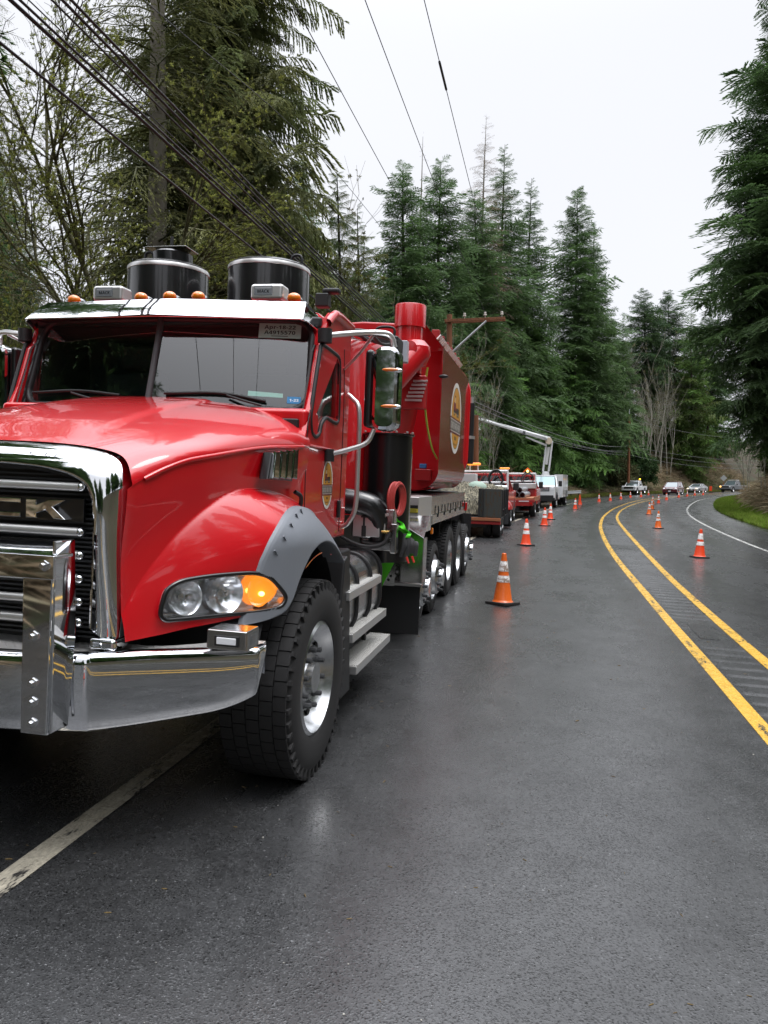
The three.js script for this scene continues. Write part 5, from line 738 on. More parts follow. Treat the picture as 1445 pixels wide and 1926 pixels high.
both((s) => { // stainless mudguard with sloping shoulder, rubber flap below
  P('mudguard', mir(merge([norm(extr([[sx(1, 0.955), 0.66], [sx(1, 0.955), 1.30], [sx(1, 1.255), 1.13], [sx(1, 1.255), 0.66]], 0.012, 0.003).translate(0, 0, -7.74)), norm(grid(1, 1, (u, v) => [sx(1, lerp(0.98, 1.258, u)), lerp(1.125, 1.335, v), lerp(-7.725, -8.12, v)])), box(sx(1, 1.245), sx(1, 1.26), 0.66, 1.12, -7.95, -7.73, 0.003), box(sx(1, 0.6), sx(1, 1.26), 0.625, 0.658, -7.80, -7.70, 0.004)]), s), M.steel);
  P('mud_flap', mir(box(sx(1, 0.6), sx(1, 1.235), 0.12, 0.63, -7.79, -7.775, 0.004), s), M.black);
  // bright bed rail with a stepped face
  const rail = P('bed_rail', mir(merge([box(sx(1, 0.95), sx(1, 1.13), 1.18, 1.525, -12.75, -9.05, 0.006), box(sx(1, 1.128), sx(1, 1.145), 1.19, 1.30, -12.74, -9.06, 0.003)]), s), M.steel);
  part(rail, 'rail_end', mir(box(sx(1, 0.75), sx(1, 1.13), 1.12, 1.53, -9.06, -8.10, 0.008), s), M.brushed);
  for (let k = 0; k < 6; k++) part(rail, 'lashing_ring', mir(tube([[sx(1, 1.147), 1.40, -9.5 - k * 0.62], [sx(1, 1.153), 1.33, -9.5 - k * 0.62], [sx(1, 1.147), 1.26, -9.5 - k * 0.62]], 0.009, 8, 6), s), M.black);
  const wl = canvasTex(128, 64, (g) => { g.fillStyle = '#101010'; g.fillRect(0, 0, 128, 22); g.fillStyle = '#c6b837'; g.fillRect(0, 28, 128, 30); g.fillStyle = '#20200c'; g.beginPath(); g.moveTo(8, 54); g.lineTo(22, 32); g.lineTo(36, 54); g.fill(); for (let i = 0; i < 4; i++) g.fillRect(46, 33 + i * 6, 70, 3); });
  const q = new THREE.PlaneGeometry(0.17, 0.085); q.translate(sx(1, 1.04), 1.40, -8.095); part(rail, 'warning_label', mir(norm(q), s), std(1, 1, 1, 0.5, { map: wl }));
  P('mud_flap_rear', mir(box(sx(1, 0.55), sx(1, 1.12), 0.28, 1.12, -14.2, -14.185, 0.004), s), M.black);
  P('rear_fender', mir(tube([[sx(1, 0.95), 0.95, -14.15], [sx(1, 0.95), 1.16, -13.95], [sx(1, 0.95), 1.18, -13.3]], 0.05, 12, 6), s), M.black);
  const tl = P('tail_lamp', mir(box(sx(1, 1.135), sx(1, 1.175), 1.22, 1.36, -12.84, -12.77, 0.01), s), M.tailRed);
  for (const z of [-10.6, -11.9]) P('air_line', mir(rod([sx(1, 1.02), 0.95, z], [sx(1, 1.02), 1.2, z], 0.012), s), M.black);
  P('side_marker', mir(box(sx(1, 1.10), sx(1, 1.135), 1.06, 1.14, -9.25, -9.21, 0.01), s), M.amber);
});
// debris tank
{
  const T = (o, y) => [C0 + o, y], half = 1.13, pr = [[0, 1.56], [0.78, 1.56], [0.98, 1.60], [1.09, 1.70], [half, 1.86], [half, 3.34], [0.80, 3.72], [0, 3.76]];
  const full = [...pr.map(([o, y]) => T(o, y)), ...pr.slice(1, -1).reverse().map(([o, y]) => T(-o, y))];
  const body = extr(full, 2.55, 0.02); body.translate(0, 0, -12.5);
  const dirty = phys(0.33, 0.012, 0.014, 0.28, { clearcoat: 1, clearcoatRoughness: 0.12, roughnessMap: grimeMap });
  const tk = P('debris_tank', norm(body), M.red);
  both((s) => { // side sheet and shoulder reach forward past the front wall
    part(tk, 'side_sheet', mir(merge([box(sx(1, half - 0.006), sx(1, half + 0.006), 1.84, 3.345, -12.5, -9.42, 0.003), norm(flip(grid(8, 1, (u, v) => { const a = rad(lerp(0, -86, u)); return [sx(1, half + 0.004 - 0.25 * (1 - Math.cos(a))), 1.845 + 0.25 * Math.sin(a), lerp(-9.46, -12.5, v)]; })))]), s), dirty);
    part(tk, 'shoulder_sheet', mir(norm(flip(grid(1, 1, (u, v) => [sx(1, lerp(half + 0.006, 0.78, u)), lerp(3.345, 3.75, u), lerp(lerp(-9.30, -9.1, u), -12.5, v)]))), s), M.redOld);
    part(tk, 'gusset', mir(norm(extr([[sx(1, half), 3.34], [sx(1, 0.80), 3.74], [sx(1, 0.80), 3.30]], 0.012, 0).translate(0, 0, -9.62)), s), M.red);
    for (let k = 0; k < 22; k++) { const z = -9.9 - k * 0.118; part(tk, 'lid_bolt', mir(rod([sx(1, 0.98), 3.52, z], [sx(1, 1.035), 3.575, z], 0.017, 0.017, 6), s), M.brushed); }
    for (let k = 0; k < 6; k++) { const z = -10.0 - k * 0.45; part(tk, 'lid_clamp', mir(box(sx(1, 0.90), sx(1, 1.0), 3.52, 3.66, z - 0.05, z + 0.05, 0.01), s), M.redFrame); }
  });
  const e = new THREE.CircleGeometry(0.5, 56); e.scale(1.26, 1.0, 1); e.rotateY(Math.PI / 2); e.translate(C0 + half + 0.0095, 2.60, -11.0); part(tk, 'decal', e, std(1, 1, 1, 0.4, { map: emblem(360, 360) }), 'large oval ochre company decal on the tank side');
  part(tk, 'door_rim', tube([...roundRect(C0 - 1.12, C0 + 1.12, 1.6, 3.6, 0.5, 8)].map(([x, y]) => [x, y, -12.54]), 0.06, 100, 10, true, 0.3), M.red);
  part(tk, 'rear_door', norm(extr(roundRect(C0 - 1.08, C0 + 1.08, 1.63, 3.57, 0.45, 8), 0.12, 0.02).translate(0, 0, -12.7)), M.red);
  const cyl = P('door_ram', rod([C0 + 1.17, 2.45, -12.8], [C0 + 1.17, 3.0, -12.8], 0.055), M.black); part(cyl, 'ram_body', rod([C0 + 1.17, 2.0, -12.8], [C0 + 1.17, 2.42, -12.8], 0.07), M.black); part(cyl, 'ram_collar', rod([C0 + 1.17, 2.41, -12.8], [C0 + 1.17, 2.46, -12.8], 0.08), M.brushed); part(cyl, 'ram_head', rod([C0 + 1.17, 2.98, -12.8], [C0 + 1.17, 3.10, -12.8], 0.03), M.brushed);
  const stp = P('tool_tray', box(-1.68, -1.47, 1.70, 1.85, -9.92, -9.80, 0.01), M.redOld); part(stp, 'blue_pouch', box(-1.63, -1.54, 1.86, 1.92, -9.9, -9.84, 0.01), std(0.05, 0.2, 0.5, 0.5)); part(stp, 'label', box(-1.47, -1.40, 1.86, 1.90, -9.95, -9.935, 0), std(0.6, 0.58, 0.5, 0.6));
  // vertical intake pipe with cap, slanting branch
  const cx = -1.665, cz = -8.95;
  const pipe = P('intake_pipe', lathe([[0.158, 2.95], [0.158, 3.50]], 'y', [cx, 0, cz], 40), M.red); part(pipe, 'pipe_cap', lathe([[0.160, 3.48], [0.183, 3.482], [0.183, 3.73], [0.176, 3.742], [0.0001, 3.755]], 'y', [cx, 0, cz], 40), M.red);
  part(pipe, 'slanting_branch', norm(rod([-2.0, 2.50, -8.45], [-1.53, 3.18, -8.80], 0.145, 0.145, 36)), M.red); part(pipe, 'branch_joint', lathe([[0.0001, 3.33], [0.10, 3.31], [0.165, 3.24], [0.175, 3.15], [0.12, 3.02], [0.0001, 2.98]], 'y', [-1.56, 0, -8.82], 32), M.red);
  part(pipe, 'clean_out_cover', lathe([[0.085, 0], [0.085, 0.02], [0.0001, 0.024]], 'z', [-1.60, 3.20, -8.655], 24), M.red);
  P('louvre_housing', box(-1.78, -1.46, 2.55, 2.95, -9.2, -9.04, 0.02), M.redOld); for (let k = 0; k < 6; k++) P('louvre', box(-1.70 + k * 0.018, -1.50 + k * 0.012, 2.64 + k * 0.045, 2.665 + k * 0.045, -9.04, -9.015, 0.004), M.brushed);
  P('signal_cable', tube([[-1.46, 3.05, -9.1], [-1.49, 2.75, -9.15], [-1.47, 2.4, -9.3], [-1.42, 2.12, -9.45], [-1.36, 1.98, -9.55]], 0.012, 40, 6), std(0.35, 0.48, 0.06, 0.5));
  P('work_lamp', norm((() => { const g = new THREE.SphereGeometry(0.06, 14, 8); g.scale(1.0, 0.4, 0.8); g.translate(-1.30, 2.98, -9.36); return g; })()), M.black);
  P('tank_front_pipe', rod([-1.9, 1.75, -9.4], [-1.72, 2.9, -9.4], 0.16, 0.16, 24), M.redOld);
  P('deck', box(sx(-1, 1.1), sx(1, 0.96), 1.40, 1.53, -13.1, -7.5, 0.01), M.black);
  for (const [x, y] of [[-1.85, 2.2], [-1.6, 1.35]]) P('pump_body', lathe([[0.0001, -0.3], [0.22, -0.28], [0.24, 0.2], [0.0001, 0.25]], 'x', [x, y, -7.6], 24), M.black);
  both((s) => P('air_tank', mir(rod([sx(1, 0.62), 0.95, -7.1], [sx(1, 0.62), 0.95, -6.4], 0.13, 0.13, 20), s), M.black));
}
OFF.set(0, 0, 0);

// ---------------------------------------------------------------- traffic cones
M.coneNew = std(0.80, 0.062, 0.012, 0.42); M.coneOld = std(0.72, 0.135, 0.02, 0.5, { roughnessMap: grimeMap });
function sleeveTex(dirt, seed) { const a = tileNoise(256, seed, 10), b = tileNoise(256, seed + 1, 60); return dataTex(256, (i, j) => { const w = smooth(0.70 - dirt, 0.86 - dirt, 0.55 * a(i, j) + 0.45 * b(i, j)); return [lerp(0.88, 0.52, w), lerp(0.87, 0.45, w), lerp(0.86, 0.40, w)]; }, true); }
M.sleeveNew = std(1, 1, 1, 0.35, { map: sleeveTex(0.02, 81) }); M.sleeveOld = std(1, 1, 1, 0.45, { map: sleeveTex(0.22, 85) });
M.coneBase = std(0.02, 0.018, 0.017, 0.7);
function cone(o, body, sleeve, H = 0.71) {
  const r = (y) => lerp(0.136, 0.030, y / H);
  const b = extr(roundRect(-0.185, 0.185, -0.185, 0.185, 0.045, 3), 0.026, 0.006); b.rotateX(-Math.PI / 2); b.translate(0, 0.004, 0); part(o, 'base', norm(b), M.coneBase);
  part(o, 'cone_body', lathe([[0.155, 0.030], [0.142, 0.045], [r(0.05), 0.06], [r(0.3), 0.3], [r(H - 0.01), H - 0.01], [0.022, H], [0.018, H - 0.002], [0.0001, H - 0.03]], 'y', [0, 0, 0], 32), body);
  if (sleeve) for (const [a, c] of [[0.60, 0.455], [0.40, 0.305]]) part(o, 'reflective_sleeve', lathe([[r(c) + 0.0006, c], [r(c) + 0.0028, c + 0.003], [r(a) + 0.0028, a - 0.003], [r(a) + 0.0006, a]], 'y', [0, 0, 0], 32), sleeve);
  return o;
}
const coneSpots = [
  ['o', -0.60, -10.79, 'nearest traffic cone, faded orange with worn white bands, beside the big truck'], ['n', -0.55, -20.76, 'bright traffic cone with clean bands beside the gravel trailer'], ['n', -0.11, -30.35, 'bright cone standing just before its twin beside the red flatbed'], ['n', 0.13, -35.64, 'bright cone overlapped by its twin, closer to the red flatbed'],
  ['n', 3.69, -20.17, 'bright traffic cone standing alone in the right-hand lane, nearest of that lane'], ['o', 4.40, -32.76, 'faded narrow-banded cone in the right-hand lane, second of the curving row'], ['o', 5.82, -47.16, 'faded cone in front of the cluster where the curving row closes up'], ['o', 7.04, -55.41, 'middle cone of the overlapping cluster in the curving row'], ['o', 8.22, -64.36, 'rear cone of the overlapping cluster in the curving row'], ['n', 9.19, -68.35, 'cone just right of the overlapping cluster'],
  ['n', 11.16, -77.62, 'cone in front of the left headlight of the maroon people carrier'], ['n', 14.26, -90.26, 'cone in front of the right front wheel of the maroon people carrier'], ['n', 16.35, -97.42, 'cone in the gap between the people carrier and the silver saloon'], ['n', 18.66, -105.74, 'cone in front of the silver saloon'], ['n', 20.59, -110.58, 'cone at the rear corner of the silver saloon'],
  ['n', 1.73, -50.35, 'bright banded cone right of the bucket truck, in front of a plain one'], ['p', 2.40, -59.72, 'plain unbanded cone right of the bucket truck'], ['n', 4.44, -70.0, 'cone at the near end of the row before the white pickup'], ['n', 5.7, -74.06, 'second cone of the row leading to the white pickup'], ['n', 7.23, -80.59, 'third cone of the row leading to the white pickup'], ['n', 9.01, -89.15, 'cone in front of the left wheel of the white pickup'], ['n', 10.54, -92.7, 'cone in front of the right wheel of the white pickup'], ['n', 13.07, -106.72, 'cone just right of the white pickup'], ['n', 16.0, -112.5, 'cone behind the left corner of the maroon people carrier'], ['n', -0.75, 1.1, 'traffic cone behind the camera, mirrored in the bumper'],
];
{
  const protos = {}, R = rng(8);
  for (const [k, x, z, label] of coneSpots) {
    let c; if (!protos[k]) { c = protos[k] = cone(thing('traffic_cone', label, 'traffic cone', [0, 0, 0], 0, 'traffic cones along the lanes'), k === 'o' ? M.coneOld : M.coneNew, k === 'p' ? null : k === 'o' ? M.sleeveOld : M.sleeveNew); } else { c = protos[k].clone(); c.name = numbered('traffic_cone'); c.userData = { ...c.userData, label }; scene.add(c); }
    c.position.set(x, roadY(x, z), z); c.rotation.set(0.012 * (R() - 0.5), R() * 1.57, -0.042 * (1 - smooth(40, 85, -z)) + 0.02 * (R() - 0.5)); if (k === 'p') c.scale.setScalar(1.12);
  }
}
// ---------------------------------------------------------------- other vehicles, each in its own axes with the front towards +z
function smallWheel(t, x, z, R, w, s, rimM = M.alu) { const g = new THREE.Group(); g.name = pname(t, 'wheel'); t.add(g); const L = (p, q) => { const h = lathe(p, 'x', [0, 0, 0], q); if (s < 0) { h.scale(-1, 1, 1); flipAny(h); } h.translate(x, R, z); return h; }; part(g, 'tyre', L([[R * 0.6, -0.02], [R * 0.72, 0.012], [R * 0.92, 0.008], [R, -0.03], [R, -w + 0.03], [R * 0.9, -w], [R * 0.6, -w]], 28), M.rubber); part(g, 'rim', L([[R * 0.62, -0.01], [R * 0.58, -0.004], [R * 0.52, -0.05], [R * 0.3, -0.04], [R * 0.18, -0.01], [0.0001, -0.005]], 24), rimM); return g; }
const quadStrip = (a, b) => grid(a.length - 1, 1, (u, v, i, j) => (j ? b[i] : a[i]));
// greenhouse: a frustum of glass between belt and roof with pillars in body colour
function cabin(t, o, body) { // o: zb0 zb1 (belt rear, front) zr0 zr1 (roof rear, front) yb yr wb wr
  const wb = o.w / 2, wr = o.wr / 2, P4 = (z0, z1, y, w) => [[-w, y, z0], [w, y, z0], [w, y, z1], [-w, y, z1]], B = P4(o.zb0, o.zb1, o.yb, wb), T = P4(o.zr0, o.zr1, o.yr, wr);
  const roof = part(t, 'roof', (() => { const g = extr(roundRect(-wr, wr, o.zr0, o.zr1, 0.12, 4), 0.05, 0.024); g.rotateX(Math.PI / 2); g.translate(0, o.yr + 0.045, 0); return norm(g); })(), body);
  const face = (name, i, j, inset, cuts, m) => { for (const [u0, u1] of cuts) { const q = (u, v) => [0, 1, 2].map((k) => lerp(lerp(B[i][k], B[j][k], u), lerp(T[i][k], T[j][k], u), v)); part(t, name, grid(1, 1, (u, v) => q(lerp(u0, u1, u), lerp(0.03, 0.97, v))), m); } };
  face('windscreen', 3, 2, 0, [[0.05, 0.95]], o.screen || M.darkGlass); face('rear_window', 0, 1, 0, [[0.08, 0.92]], M.darkGlass); face('side_window', 1, 2, 0, o.cuts || [[0.05, 0.47], [0.53, 0.90]], M.darkGlass); face('side_window', 3, 0, 0, (o.cuts || [[0.05, 0.47], [0.53, 0.90]]).map(([a, b]) => [1 - b, 1 - a]), M.darkGlass);
  const at = (i, j, u, v) => [0, 1, 2].map((k) => lerp(lerp(B[i][k], B[j][k], u), lerp(T[i][k], T[j][k], u), v)), bars = [];
  for (const i of [0, 1, 2, 3]) bars.push(rod(B[i], T[i], 0.05, 0.045, 8)); for (const [i, j] of [[1, 2], [0, 3]]) bars.push(rod(at(i, j, 0.5, 0), at(i, j, 0.5, 1), 0.03, 0.03, 6)); for (const [i, j] of [[1, 2], [0, 3], [0, 1], [2, 3]]) bars.push(rod(B[i], B[j], 0.035, 0.035, 6));
  const fr = part(t, 'pillars', bars, body); part(t, 'seats', box(-wb * 0.75, wb * 0.75, o.yb - 0.35, o.yb + 0.18, (o.zb0 + o.zb1) / 2 - 0.3, (o.zb0 + o.zb1) / 2 + 0.1, 0.08), M.cloth);
}
function lower(t, name, prof, w, m, arches, bev = 0.06) { // side profile with wheel arches cut out
  const pts = []; for (const p of prof) pts.push(p); const out = []; // insert arches on the bottom edge, listed front to rear
  for (let i = 0; i < pts.length; i++) { out.push(pts[i]); const n = pts[(i + 1) % pts.length]; if (pts[i][2] === 'b') { for (const [z, y, r] of arches) for (let k = 0; k <= 8; k++) { const a = Math.PI * k / 8; out.push([z + r * Math.cos(Math.PI - a) * -1 * -1, Math.max(pts[i][1], y + r * Math.sin(a))]); } } }
  return part(t, name, norm(sidex(out.map((p) => [p[0], p[1]]), -w / 2, w / 2, bev)), m);
}
function pickup(name, label, category, o) {
  const t = thing(name, label, category, o.pos, o.turn); const B = o.body, w = o.w || 1.95, R = o.R || 0.40, zf = o.zf, zr = o.zr, arch = R + 0.09, hy = o.hood || 1.12, by = o.belt || 1.15;
  // front end and cab lower body
  const fr = o.front, cabR = o.cabRear; // z of nose, z of cab back
  lower(t, 'body', [[cabR, 0.48, 'b'], [fr - 0.05, 0.48], [fr, 0.62], [fr, hy - 0.12], [fr - 0.10, hy - 0.02], [o.cowl, by + 0.02], [cabR, by]], w, B, [[zf, R, arch]].concat(o.bed && o.bed > zr && cabR < zr ? [[zr, R, arch]] : []), 0.07);
  cabin(t, { zb0: cabR + 0.04, zb1: o.cowl - 0.02, zr0: cabR + 0.16, zr1: o.cowl - (o.rake || 0.72), yb: by, yr: o.roof, w: w - 0.10, wr: w - 0.40, cuts: o.cuts, screen: o.screen }, B);
  const gr = part(t, 'grille', box(-w * 0.33, w * 0.33, hy - 0.42, hy - 0.14, fr - 0.03, fr + 0.02, 0.03), o.grilleM || M.black); for (let k = 0; k < 3; k++) part(gr, 'grille_slat', box(-w * 0.31, w * 0.31, hy - 0.37 + k * 0.08, hy - 0.345 + k * 0.08, fr + 0.015, fr + 0.03, 0.004), o.slatM || M.chrome);
  for (const s of [1, -1]) { const h = part(t, 'headlight', box(s * w * 0.35, s * w * 0.475, hy - 0.36, hy - 0.15, fr - 0.06, fr + 0.015, 0.03), o.lampOn && (o.lampOn === 2 || o.lampOn === s) ? o.lampM : M.headlamp); const m = part(t, 'wing_mirror', box(s * (w / 2 + 0.02), s * (w / 2 + 0.24), by + 0.05, by + (o.mirH || 0.24), o.cowl - 0.55, o.cowl - 0.45, 0.03), M.black); smallWheel(t, s * (w / 2 - 0.01), zf, R, 0.26, s); }
  part(t, 'bumper', box(-w / 2, w / 2, 0.46, 0.66, fr - 0.12, fr + 0.08, 0.05), o.bumperM || M.black);
  if (o.plate) { const g = new THREE.PlaneGeometry(0.31, 0.16); g.translate(0, 0.56, fr + 0.084); part(t, 'number_plate', g, std(0.7, 0.72, 0.75, 0.5)); }
  if (o.bed) { // open load bed
    const bw = o.bedW || w, bl = o.bed; for (const s of [1, -1]) { const sd = sidex([[cabR - 0.03, 0.55], [cabR - 0.03, by - 0.02], [bl, by - 0.02], [bl, 0.55], [zr - arch, 0.55], ...Array.from({ length: 9 }, (_, k) => [zr - arch * Math.cos(Math.PI * k / 8), R + arch * Math.sin(Math.PI * k / 8)]), [zr + arch, 0.55]], s > 0 ? bw / 2 - 0.09 : -bw / 2, s > 0 ? bw / 2 : -bw / 2 + 0.09, 0.03); part(t, 'bed_side', norm(sd), B); if (o.dually) { const f = new THREE.SphereGeometry(1, 20, 12, 0, Math.PI * 2, 0, Math.PI / 2); f.scale(0.22, 0.34, 0.62); f.translate(s * (bw / 2 - 0.02), 0.62, zr); part(t, 'rear_flare', norm(f), B); } smallWheel(t, s * (bw / 2 + (o.dually ? 0.14 : -0.01)), zr, R, 0.25, s); const tl = part(t, 'tail_lamp', box(s * (bw / 2 - 0.14), s * (bw / 2 - 0.01), by - 0.32, by - 0.06, bl - 0.02, bl + 0.03, 0.01), M.tailRed); }
    part(t, 'bed_floor', box(-bw / 2 + 0.05, bw / 2 - 0.05, 0.62, 0.68, bl, cabR - 0.03, 0), M.black); part(t, 'tailgate', box(-bw / 2 + 0.02, bw / 2 - 0.02, 0.60, by - 0.03, bl - 0.04, bl + 0.02, 0.02), B); part(t, 'rear_bumper', box(-bw / 2, bw / 2, 0.44, 0.60, bl - 0.16, bl - 0.03, 0.03), M.steel);
  }
  part(t, 'chassis', box(-0.5, 0.5, 0.32, 0.55, (o.bed || o.tail || zr - 0.6), fr - 0.2, 0.02), M.black); part(t, 'rear_axle', rod([-w / 2 + 0.1, R, zr], [w / 2 - 0.1, R, zr], 0.07), M.black);
  return t;
}
const yAt = (x, z) => roadY(x, z);
{ // maroon people carrier and silver saloon
  function car(name, label, o) {
    const t = thing(name, label, 'car', o.pos, o.turn); lower(t, 'body', o.prof, o.w, o.body, [[o.zr, 0.33, 0.40], [o.zf, 0.33, 0.40]], 0.09); cabin(t, { ...o.cab, screen: o.screen }, o.roofM || o.body);
    for (const s of [1, -1]) { part(t, 'headlight', (() => { const g = new THREE.SphereGeometry(1, 16, 10); g.scale(0.17, 0.10, 0.14); g.translate(s * o.w * 0.38, o.hy - 0.20, o.fr - 0.16); return norm(g); })(), o.lamp || M.headlamp); part(t, 'wing_mirror', box(s * (o.w / 2), s * (o.w / 2 + 0.2), o.cab.yb + 0.03, o.cab.yb + 0.17, o.cab.zb1 - 0.5, o.cab.zb1 - 0.38, 0.03), o.body); smallWheel(t, s * (o.w / 2 - 0.02), o.zf, 0.33, 0.21, s); smallWheel(t, s * (o.w / 2 - 0.02), o.zr, 0.33, 0.21, s); }
    const gr = part(t, 'grille', box(-0.42, 0.42, o.hy - 0.30, o.hy - 0.17, o.fr - 0.06, o.fr + 0.015, 0.03), M.chrome); part(t, 'lower_grille', box(-0.6, 0.6, 0.33, 0.47, o.fr - 0.05, o.fr + 0.012, 0.03), M.black); const g = new THREE.PlaneGeometry(0.32, 0.16); g.translate(0, 0.52, o.fr + 0.03); part(t, 'number_plate', g, std(0.72, 0.74, 0.76, 0.5)); part(t, 'underbody', box(-o.w / 2 + 0.15, o.w / 2 - 0.15, 0.2, 0.4, o.rear + 0.3, o.fr - 0.3, 0.02), M.black);
    return t;
  }
  M.skyGlass = phys(0.10, 0.13, 0.14, 0.03, { clearcoat: 1, clearcoatRoughness: 0, metalness: 0.35 });
  car('people_carrier', 'dark maroon people carrier coming up the closed lane between the cones', { pos: [16.87, yAt(16.87, -109.8), -111.5], turn: rad(-19), w: 1.95, fr: 2.45, rear: -2.55, hy: 1.05, body: M.maroon, screen: M.skyGlass, zf: 1.5, zr: -1.5, prof: [[-2.5, 0.28, 'b'], [2.3, 0.28], [2.45, 0.42], [2.44, 0.75], [2.28, 0.95], [1.5, 1.08], [-2.45, 1.10], [-2.55, 0.7]], cab: { zb0: -2.45, zb1: 1.55, zr0: -2.2, zr1: 0.45, yb: 1.06, yr: 1.72, w: 1.85, wr: 1.45, cuts: [[0.04, 0.33], [0.37, 0.63], [0.67, 0.9]] } });
  car('saloon_car', 'silver saloon car following the maroon people carrier', { pos: [24.24, yAt(24.24, -133.7), -135.4], turn: rad(-30), w: 1.85, fr: 2.4, rear: -2.45, hy: 0.88, body: M.silver, screen: M.skyGlass, lamp: std(1, 0.8, 0.55, 0.3, { emissive: new THREE.Color(1, 0.62, 0.3), emissiveIntensity: 0.8 }), zf: 1.45, zr: -1.4, prof: [[-2.4, 0.26, 'b'], [2.25, 0.26], [2.4, 0.40], [2.36, 0.66], [2.1, 0.80], [0.95, 0.95], [-1.9, 0.98], [-2.4, 0.95], [-2.45, 0.6]], cab: { zb0: -2.0, zb1: 1.15, zr0: -1.1, zr1: 0.15, yb: 0.94, yr: 1.42, w: 1.72, wr: 1.25, cuts: [[0.10, 0.48], [0.52, 0.88]] } });
  const wp = pickup('white_pickup', 'white pickup parked on the outer shoulder with an amber beacon on its roof', 'pickup truck', { pos: [11.75, 0.22, -111], turn: rad(-23), body: M.white, w: 1.9, zf: 1.75, zr: -1.55, front: 2.65, cowl: 1.35, cabRear: -0.55, bed: -2.6, roof: 1.76, belt: 1.08, hood: 1.12, screen: M.skyGlass, cuts: [[0.06, 0.45], [0.52, 0.86]], lampOn: 0, bumperM: M.white });
  const bc = part(wp, 'beacon', (() => { const g = new THREE.CylinderGeometry(0.10, 0.12, 0.17, 16); g.translate(0.62, 2.02, -0.35); return g; })(), std(1, 0.45, 0.03, 0.3, { emissive: new THREE.Color(1, 0.42, 0.03), emissiveIntensity: 2.2 })); part(wp, 'beacon_mast', rod([0.62, 1.78, -0.35], [0.62, 1.95, -0.35], 0.03), M.black);
  const gp = pickup('grey_pickup', 'dark grey pickup with a roof rack and one amber lamp, last in the queue', 'pickup truck', { pos: [31.7, yAt(31.7, -143.4), -144], turn: rad(-40), body: std(0.16, 0.17, 0.18, 0.4), w: 2.0, zf: 1.8, zr: -1.7, front: 2.75, cowl: 1.3, cabRear: -0.8, bed: -2.8, roof: 1.92, belt: 1.2, hood: 1.25, R: 0.42, screen: M.skyGlass, slatM: M.grayDark, lampOn: -1, lampM: std(1, 0.5, 0.1, 0.3, { emissive: new THREE.Color(1, 0.45, 0.08), emissiveIntensity: 2.5 }) });
  part(gp, 'roof_rack', [box(-0.75, 0.75, 2.08, 2.14, -0.6, -0.52, 0.01), box(-0.75, 0.75, 2.08, 2.14, 0.3, 0.38, 0.01), box(-0.78, -0.70, 2.06, 2.12, -0.6, 0.4, 0.01), box(0.70, 0.78, 2.06, 2.12, -0.6, 0.4, 0.01)], M.white).userData.kind = 'stuff'; 
}
M.gravel = std(1, 1, 1, 0.95, { map: dataTex(256, (i, j) => { const v = 0.36 + 0.5 * (n128(i * 2, j * 2) - 0.5) + 0.2 * (n64(i * 2, j * 2) - 0.5); return [v * 1.05, v, v * 0.85]; }, true), bumpMap: fineBump, bumpScale: 0.05 });
M.weathered = std(0.055, 0.058, 0.055, 0.75, { map: dataTex(256, (i, j) => { const r = smooth(0.55, 0.8, 0.6 * n16(i * 2, j * 0.6) + 0.4 * n64(i * 2, j)); return [lerp(0.85, 1, r), lerp(0.87, 0.72, r), lerp(0.85, 0.5, r)]; }, true) });
